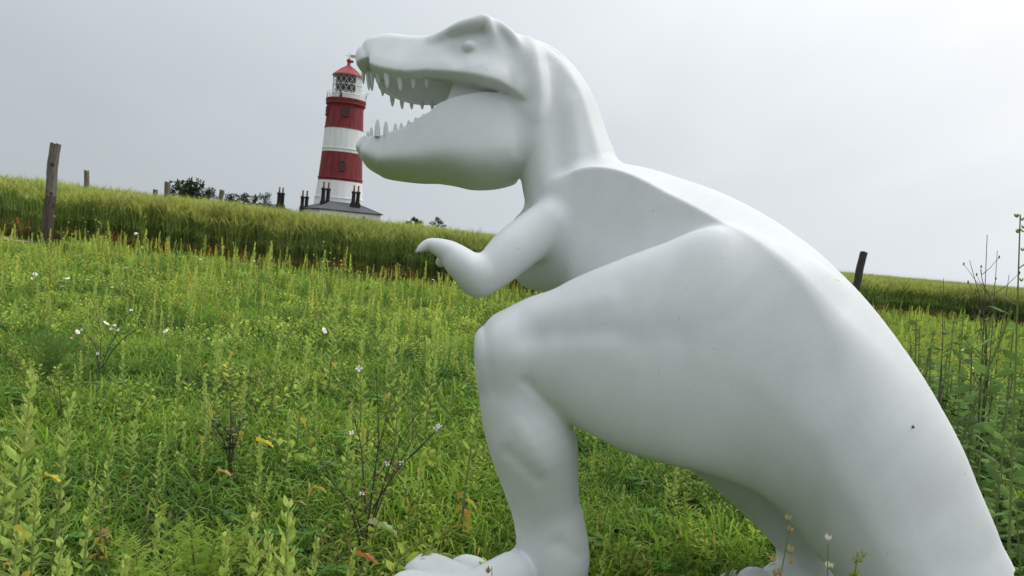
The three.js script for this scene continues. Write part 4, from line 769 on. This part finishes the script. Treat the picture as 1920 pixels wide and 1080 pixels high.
// branching plants: thin dark stems, few leaves, small flowers
const rugged = std(RGB(0.075, 0.05, 0.042), 0.9);
const cross4 = (() => { const mb = new MB(); for (let k = 0; k < 4; k++) { const a = k * 1.5708; mb.leaf(V(Math.sin(a) * 0.001, 0, Math.cos(a) * 0.001), V(Math.sin(a), 0.35, Math.cos(a)), V(Math.cos(a), 0, -Math.sin(a)), 0.0068, 0.005, [0.6, 0.6, 0.6], { droop: 0.1, prof: [0.3, 1, 0.8] }); } return mb.geo(); })();
const podGeo = new THREE.SphereGeometry(0.0032, 6, 5).scale(1, 2.0, 1);
function branchy(name, label, cat, base, tips, { seed = 1, r = 0.004, mat = rugged, flowers = 0, fmat = white, leaves = 0, leafC = [0.10, 0.15, 0.035], pods = 0, leafL = 0.035, fork = 0.28 } = {}) {
  const R = rng(seed), t = thing(name, label, cat, base), tw = [];
  const mainTop = tips.reduce((a, b) => a.y > b.y ? a : b);
  tips.forEach((tip, i) => {
    const e = tip.clone().sub(base), s = i === 0 ? V() : V(0, 0, 0).lerp(e, 0.05).setY(e.y * fork * R());
    const mid = s.clone().lerp(e, 0.5).add(V((R() - 0.5) * 0.06, 0.03 + 0.03 * R(), (R() - 0.5) * 0.04)), cv = new THREE.CatmullRomCurve3([s, s.clone().lerp(mid, 0.5).add(V(0, 0.02, 0)), mid, e]);
    const mb = new MB(), n = 9, pts = cv.getPoints(n); mb.tube(pts, pts.map((_, k) => r * lerp(1, 0.28, k / n) * (i ? 0.8 : 1)), 6, [0.6, 0.6, 0.6]); part('stem', mb.geo(), mat, t); tw.push(pts);
    const lf = new MB();
    for (let k = 2; k < n; k++) {
      if (R() < 0.75) { const p = pts[k], a = R() * 6.28, l = 0.05 + 0.09 * R(), q = p.clone().add(V(Math.sin(a) * l * 0.7, l * 0.8, Math.cos(a) * l * 0.7)); const side = new MB(); side.tube([p, p.clone().lerp(q, 0.5).add(V(0, -0.008, 0)), q], [r * 0.35, r * 0.3, r * 0.18], 4, [0.7, 0.7, 0.7]); part('twig', side.geo(), mat, t);
        if (R() < pods) part('seed_pod', podGeo, mat, t).position.copy(q);
        else if (R() < flowers) { const f = part('flower', cross4, fmat, t); f.position.copy(q); f.rotation.set(R() * 0.9 + 0.3, R() * 6, 0); f.scale.setScalar(1 + 0.5 * R()); } }
      for (let j = 0; j < leaves; j++) if (R() < 0.6) { const p = pts[k], a = R() * 6.28, c = mix(leafC, [0.20, 0.17, 0.04], R() < 0.15 ? 1 : 0).map((x) => x * (0.7 + 0.6 * R())); lf.leaf(p, V(Math.sin(a), 0.5 + R(), Math.cos(a)), V(Math.cos(a), 0, -Math.sin(a)), leafL * (0.6 + 0.8 * R()) * (1.3 - k / n * 0.7), leafL * 0.42, c, { droop: 0.4, prof: [0.2, 0.8, 1, 0.55, 0] }); }
    }
    if (!lf.empty) part('leaves', lf.geo(), leaf1, t);
  });
  return t;
}
const P = (px, py, D) => at(px, py, D);
branchy('wild_radish', 'sprawling wild radish with dark bare stems and small white flowers before the statue\'s foot', 'plant', spot(688, 985, 2.35), [P(705, 690, 2.35), P(845, 690, 2.3), P(560, 815, 2.4), P(640, 720, 2.5), P(880, 755, 2.2), P(730, 760, 2.3), P(600, 905, 2.2), P(790, 800, 2.45)], { seed: 41, flowers: 0.16, leaves: 2, r: 0.0034, leafL: 0.045 });
branchy('thistle', 'small dark bushy weed with curled leaves left of the wild radish', 'weed', spot(432, 860, 2.75), [P(432, 745, 2.75), P(400, 790, 2.75), P(470, 775, 2.75), P(450, 770, 2.7), P(415, 765, 2.8)], { seed: 42, leaves: 4, leafC: [0.055, 0.085, 0.03], leafL: 0.04, r: 0.003 });
branchy('wild_radish', 'thin wild radish with a few white flowers in the left meadow', 'plant', spot(190, 660, 3.9), [P(150, 610, 3.9), P(220, 600, 3.9), P(265, 612, 3.8), P(180, 585, 4)], { seed: 43, flowers: 0.4, leaves: 1 });
branchy('mustard_plant', 'tall mustard with yellow flowers against the barley, right of the thin post', 'plant', spot(185, 470, 9.6), [P(173, 392, 9.6), P(188, 405, 9.6), P(160, 420, 9.6), P(182, 425, 9.5)], { seed: 44, flowers: 0.8, fmat: petalYellow, mat: std(RGB(0.10, 0.13, 0.04), 0.9), r: 0.005, leaves: 1 });
branchy('mustard_plant', 'mustard with a few yellow flowers beside the tall knotted post', 'plant', spot(125, 468, 9.4), [P(116, 421, 9.4), P(108, 408, 9.4), P(140, 425, 9.4)], { seed: 45, flowers: 0.8, fmat: petalYellow, mat: std(RGB(0.10, 0.13, 0.04), 0.9), r: 0.005, leaves: 1 });
branchy('mustard_plant', 'loose mustard with yellow buds in front of the barley below the lighthouse', 'plant', spot(620, 520, 7.8), [P(640, 445, 7.8), P(600, 450, 7.8), P(575, 440, 7.8), P(655, 470, 7.8), P(622, 460, 7.7)], { seed: 46, flowers: 0.7, fmat: petalYellow, mat: std(RGB(0.10, 0.14, 0.04), 0.9), r: 0.0045, leaves: 1 });
branchy('dry_branching_weed', 'bare branching weed with tiny pods against the sky at the right', 'weed', spot(1850, 760, 2.9), [P(1851, 440, 2.9), P(1818, 488, 2.9), P(1892, 515, 2.9), P(1838, 505, 2.95), P(1870, 470, 2.85), P(1828, 540, 2.9)], { seed: 47, pods: 0.9, r: 0.0042, mat: std(RGB(0.075, 0.075, 0.045), 0.9), fork: 0.9 });
branchy('dock_plant', 'dark seedy dock spike rising from the weeds behind the tail', 'weed', spot(1770, 720, 3.3), [P(1769, 522, 3.3), P(1775, 560, 3.3)], { seed: 48, pods: 1, leaves: 1, r: 0.004 });

// large-leaved plants at the right: every large leaf a piece of its own
const bigLeaf = [[0.036, 0.064, 0.016], [0.05, 0.09, 0.02], [0.085, 0.14, 0.03]].map((c, i) => { const mb = new MB(), R = rng(60 + i); mb.leaf(V(), V(0, 0.25, 1), V(1, 0, 0), 1, 0.62, (t) => c.map((x) => x * (0.85 + 0.3 * R())), { droop: 0.32, prof: [0.12, 0.62, 0.82, 1, 0.78, 0.86, 0.5, 0.3, 0], fold: 0.28 }); return mb.geo(); });
function leafy(name, label, cat, base, top, n, size, seed, { lo = 0.1, stemC = [0.10, 0.13, 0.045], r = 0.006, buds = 0, kinds = [0, 1, 2], budC } = {}) {
  const R = rng(seed), t = thing(name, label, cat, base), e = top.clone().sub(base), st = new MB(), mid = e.clone().multiplyScalar(0.5).add(V((R() - 0.5) * 0.05, 0, (R() - 0.5) * 0.05)), cv = new THREE.CatmullRomCurve3([V(), mid.clone().multiplyScalar(0.6), mid, e]), pts = cv.getPoints(10);
  st.tube(pts, pts.map((_, k) => r * lerp(1, 0.35, k / 10)), 6, stemC);
  for (let i = 0; i < n; i++) {
    const f = lo + (1 - lo) * (i + 0.5) / n, p = cv.getPoint(f), a = i * 2.4 + R() * 0.8, s = size * lerp(1.15, 0.4, f) * (0.75 + 0.5 * R()), stalk = s * 0.35, q = p.clone().add(V(Math.sin(a) * stalk, stalk * 0.5, Math.cos(a) * stalk));
    st.tube([p, q], [r * 0.35, r * 0.25], 4, stemC);
    const l = part('leaf', bigLeaf[kinds[Math.floor(R() * kinds.length)]], leaf1, t); l.position.copy(q); l.rotation.set((R() - 0.55) * 1.5, a, (R() - 0.5) * 1.1, 'YXZ'); l.scale.setScalar(s);
  }
  part('stem', st.geo(), leaf1, t);
  if (buds) { const b = new MB(); for (let i = 0; i < buds; i++) { const p = cv.getPoint(0.86 + 0.14 * R()).add(V((R() - 0.5) * 0.03, (R() - 0.3) * 0.02, (R() - 0.5) * 0.03)); for (let k = 0; k < 4; k++) b.leaf(p, V(Math.sin(k * 1.57), 1.4, Math.cos(k * 1.57)), V(Math.cos(k * 1.57), 0, -Math.sin(k * 1.57)), 0.0095, 0.006, budC ?? [0.14, 0.13, 0.04], { droop: -0.2, steps: 2, prof: [0.5, 1, 0.2], fold: 0.4 }); } part('buds', b.geo(), leaf1, t); }
  return t;
}
leafy('tall_weed', 'tallest weed at the right edge, dark leaves and budding tip against the sky', 'weed', spot(1925, 900, 2.15), P(1913, 402, 2.15), 15, 0.085, 71, { lo: 0.22, buds: 10, kinds: [0, 0, 1], r: 0.005 });
const RL = [[1800, 640, 3.1, 'broad-leaved weed with pale top behind the statue\'s rump'], [1745, 665, 3.3, 'leafy weed close behind the curve of the tail'], [1850, 610, 2.9, 'tall leafy weed under the bare branching one'], [1900, 620, 2.7, 'leafy weed beside the tallest right-hand weed'], [1770, 770, 2.9, 'low light-green leafy weed touching the tail outline'], [1830, 740, 2.6, 'leaning leafy weed with long stems in the right-hand thicket'], [1890, 760, 2.5, 'drooping dark leafy weed in the right-hand thicket'], [1880, 880, 2.3, 'small leafy weed low in the dark right corner'], [1905, 960, 2.2, 'lowest leafy weed in the bottom right corner'], [1725, 610, 4.0, 'leafy weed in front of the far right barley'], [1860, 590, 4.2, 'leafy weed below the barley edge at the far right'], [1790, 585, 4.6, 'smaller leafy weed before the right-hand barley'], [1840, 830, 2.45, 'leafy weed half lost in shade beside the tail']];
RL.forEach(([px, py, D, label], i) => { const top = at(px, py, D), b = V(top.x + 0.04, 0, top.z - 0.02); b.y = groundY(b.x, b.z); leafy('broad_leaved_weed', label, 'weed', b, top, 20 + (i % 4) * 3, 0.085, 80 + i, { kinds: i % 3 ? [0, 1, 2] : [1, 2, 2], lo: 0.12 }); });

// the thicket behind the tail
{
  const R = rng(606), made = [0, 1, 2, 3, 4].map((k) => { const o = leafy('broad_leaved_weed', 'broad-leaved green weed in the shaded thicket behind the tail', 'weed', V(0, 0, 0), V(0.05 * (k - 2), 0.42 + 0.06 * k, 0.03), 30 + k * 3, 0.075 + 0.008 * k, 700 + k, { kinds: [[0, 0, 1], [0, 1, 1], [1, 1, 2], [0, 1, 2], [1, 2, 2]][k], lo: 0.06 }); o.userData.group = 'broad-leaved weeds in the thicket behind the tail'; return o; });
  const spots = []; for (let i = 0; i < 48; i++) { const D = 2.3 + 3.6 * Math.pow(R(), 1.1), px = lerp(1690, 2080, R()), p = spot(px, 800, D); if (p.x < 0.22 * D + 0.55) continue; spots.push(p); }
  spots.forEach((p, i) => { const s = made[i % 5], o = i < 5 ? s : s.clone(); if (i >= 5) { o.name = numbered('broad_leaved_weed'); scene.add(o); } o.position.copy(p); o.rotation.y = R() * 6.28; o.scale.setScalar(0.8 + 0.65 * R()); });
}

// foreground plants
const pale = [[1482, 985, 1.25, 'brown budding stalk in front of the tail, leftmost of three', 3], [1553, 1020, 1.2, 'stalk with a withered white flower in front of the tail', 4], [1608, 1035, 1.2, 'thin green budding stalk in front of the tail, rightmost of three', 2]];
pale.forEach(([px, py, D, label], i) => { const top = at(px, py, D), b = V(top.x - 0.02, 0, top.z); b.y = groundY(b.x, b.z); leafy('flower_stalk', label, 'plant', b, top, 7, 0.03, 110 + i, { lo: 0.35, buds: 13, r: 0.0026, kinds: [1, 2], budC: [[0.17, 0.13, 0.06], [0.30, 0.28, 0.22], [0.13, 0.14, 0.05]][i] }); });
{ const top = at(922, 1062, 1.3), b = V(top.x, 0, top.z); b.y = groundY(b.x, b.z); leafy('budding_stalk', 'orange brown bud tip in front of the statue\'s foot', 'plant', b, top, 4, 0.02, 120, { buds: 2, r: 0.0016, budC: [0.13, 0.075, 0.03] }); }
// feathery green plants
function feathery(label, px, py, D, w, seed, c) {
  const R = rng(seed), top = at(px, py, D), b = V(top.x, 0, top.z); b.y = groundY(b.x, b.z); const H = top.y - b.y, t = thing('feathery_plant', label, 'plant', b), st = new MB(), lf = new MB();
  for (let k = 0; k < 9; k++) {
    const a = R() * 6.28, rr = w * Math.sqrt(R()), e = V(Math.sin(a) * rr, H * (0.7 + 0.3 * R()), Math.cos(a) * rr * 0.7), pt = (q) => V(e.x * q * q, e.y * q, e.z * q * q);
    st.tube([pt(0), pt(0.5), pt(1)], [0.0022, 0.0018, 0.001], 4, [0.12, 0.15, 0.045]);
    for (let i = 0; i < 26; i++) { const q = 0.2 + 0.8 * i / 26, p = pt(q), b2 = i * 2.4 + R(), L = 0.055 * (1.2 - q * 0.7), d = V(Math.sin(b2), 0.7, Math.cos(b2)).normalize();
      for (let j = 0; j < 7; j++) { const m = p.clone().addScaledVector(d, L * (0.2 + j * 0.12)), s = j % 2 ? 1 : -1, dd = d.clone().add(V(Math.cos(b2) * s, 0.2 * s, -Math.sin(b2) * s)); lf.leaf(m, dd, V(0, 1, 0), L * 0.4, 0.0036, c.map((x) => x * (0.8 + 0.4 * R())), { droop: 0.1, steps: 2, prof: [1, 0.8, 0] }); }
      lf.leaf(p, d, V(0, 1, 0), L, 0.003, c, { droop: 0.15, steps: 2, prof: [1, 0.8, 0] }); }
  }
  part('stem', st.geo(), leaf1, t); part('feathery_leaves', lf.geo(), leaf1, t);
}
feathery('bright feathery plant at the bottom of the meadow, near the lower left corner', 385, 905, 1.75, 0.13, 131, [0.17, 0.235, 0.04]);
feathery('low bright feathery plant left of the bottom feathery one', 280, 985, 1.55, 0.10, 132, [0.18, 0.24, 0.045]);
feathery('dark feathery plant in the left meadow under the daisies', 95, 585, 3.6, 0.22, 133, [0.08, 0.135, 0.03]);
// fallen and withered leaves, a clover flower
function fallen(label, px, py, D, size, c, seed) { const R = rng(seed), p = at(px, py, D); p.y = Math.max(p.y, groundY(p.x, p.z) + 0.02); const t = thing('withered_leaf', label, 'leaf', p); const mb = new MB(); mb.leaf(V(-size / 2, 0, 0), V(1, 0.1, 0.4), V(0, 0.5, 1), size, size * 0.75, (q) => c.map((x) => x * (0.8 + 0.4 * R())), { droop: 0.25, prof: [0.15, 0.6, 0.75, 1, 0.7, 0.85, 0.4, 0.5, 0], fold: 0.5 }); part('blade', mb.geo(), leaf1, t); const s = new MB(); s.tube([V(-size / 2, 0, 0), V(-size * 0.75, -0.02, 0.01)], 0.0012, 4, c); part('leaf_stalk', s.geo(), leaf1, t); }
fallen('orange and brown withered leaf near the statue\'s toes', 690, 1042, 1.95, 0.07, [0.30, 0.12, 0.04], 141);
fallen('yellow withered leaf lying flat left of the wild radish', 500, 828, 2.55, 0.07, [0.34, 0.24, 0.03], 142);
fallen('round tan withered leaf below the dark bushy weed', 424, 884, 2.35, 0.05, [0.26, 0.17, 0.07], 143);
fallen('small yellow leaf at the base of the wild radish', 602, 915, 2.2, 0.045, [0.38, 0.26, 0.03], 144);
fallen('yellow leaf close to the bottom left corner', 104, 893, 1.9, 0.05, [0.38, 0.30, 0.03], 145);
fallen('pale crinkled broad leaf lying in the grass below the wild radish', 722, 984, 2.2, 0.095, [0.24, 0.27, 0.12], 146);
{ const p = at(198, 1002, 1.75), b = V(p.x, 0, p.z); b.y = groundY(b.x, b.z); const t = thing('clover_flower', 'round pinkish brown clover flower near the lower left corner', 'flower', b), h = p.y - b.y, R = rng(151), mb = new MB(); for (let i = 0; i < 60; i++) { const d = V(R() - 0.5, R() - 0.3, R() - 0.5).normalize(); mb.leaf(V(0, h, 0).addScaledVector(d, 0.005), d, V(-d.z, 0.3, d.x), 0.009, 0.004, [0.22 + 0.1 * R(), 0.11, 0.11], { droop: 0, steps: 2, prof: [0.6, 1, 0.2] }); } part('flower_head', mb.geo(), leaf1, t); const s = new MB(); s.tube([V(), V(0, h, 0)], 0.0014, 4, stemGreen); part('stem', s.geo(), leaf1, t); }
// a fly on the statue's flank
{ const t = thing('fly', 'tiny dark fly sitting on the white flank of the statue', 'insect', flySpot), toC = camera.position.clone().sub(flySpot).normalize().multiplyScalar(0.0025); const dk3 = std(RGB(0.02, 0.02, 0.022), 0.5);
  part('body', mergeGeometries([new THREE.SphereGeometry(0.0022, 10, 8).scale(0.8, 1.5, 0.8).translate(0, -0.001, 0), new THREE.SphereGeometry(0.0014, 8, 6).translate(0, 0.003, 0)]).translate(toC.x, toC.y, toC.z), dk3, t);
  for (const s of [-1, 1]) { const w = new MB(); w.leaf(V(s * 0.001, 0.001, 0.001).add(toC), V(s * 0.6, -1, 0.1), V(1, 0, 0), 0.005, 0.0026, [0.12, 0.12, 0.12], { droop: 0, prof: [0.4, 1, 0.5] }); part('wing', w.geo(), dk3, t); } }

const renderer = new THREE.WebGLRenderer({ antialias: true });
renderer.setSize(1024, 576);
renderer.toneMapping = THREE.LinearToneMapping; renderer.toneMappingExposure = EXPOSURE;
renderer.shadowMap.enabled = true; renderer.shadowMap.type = THREE.PCFSoftShadowMap;
renderer.render(scene, camera);
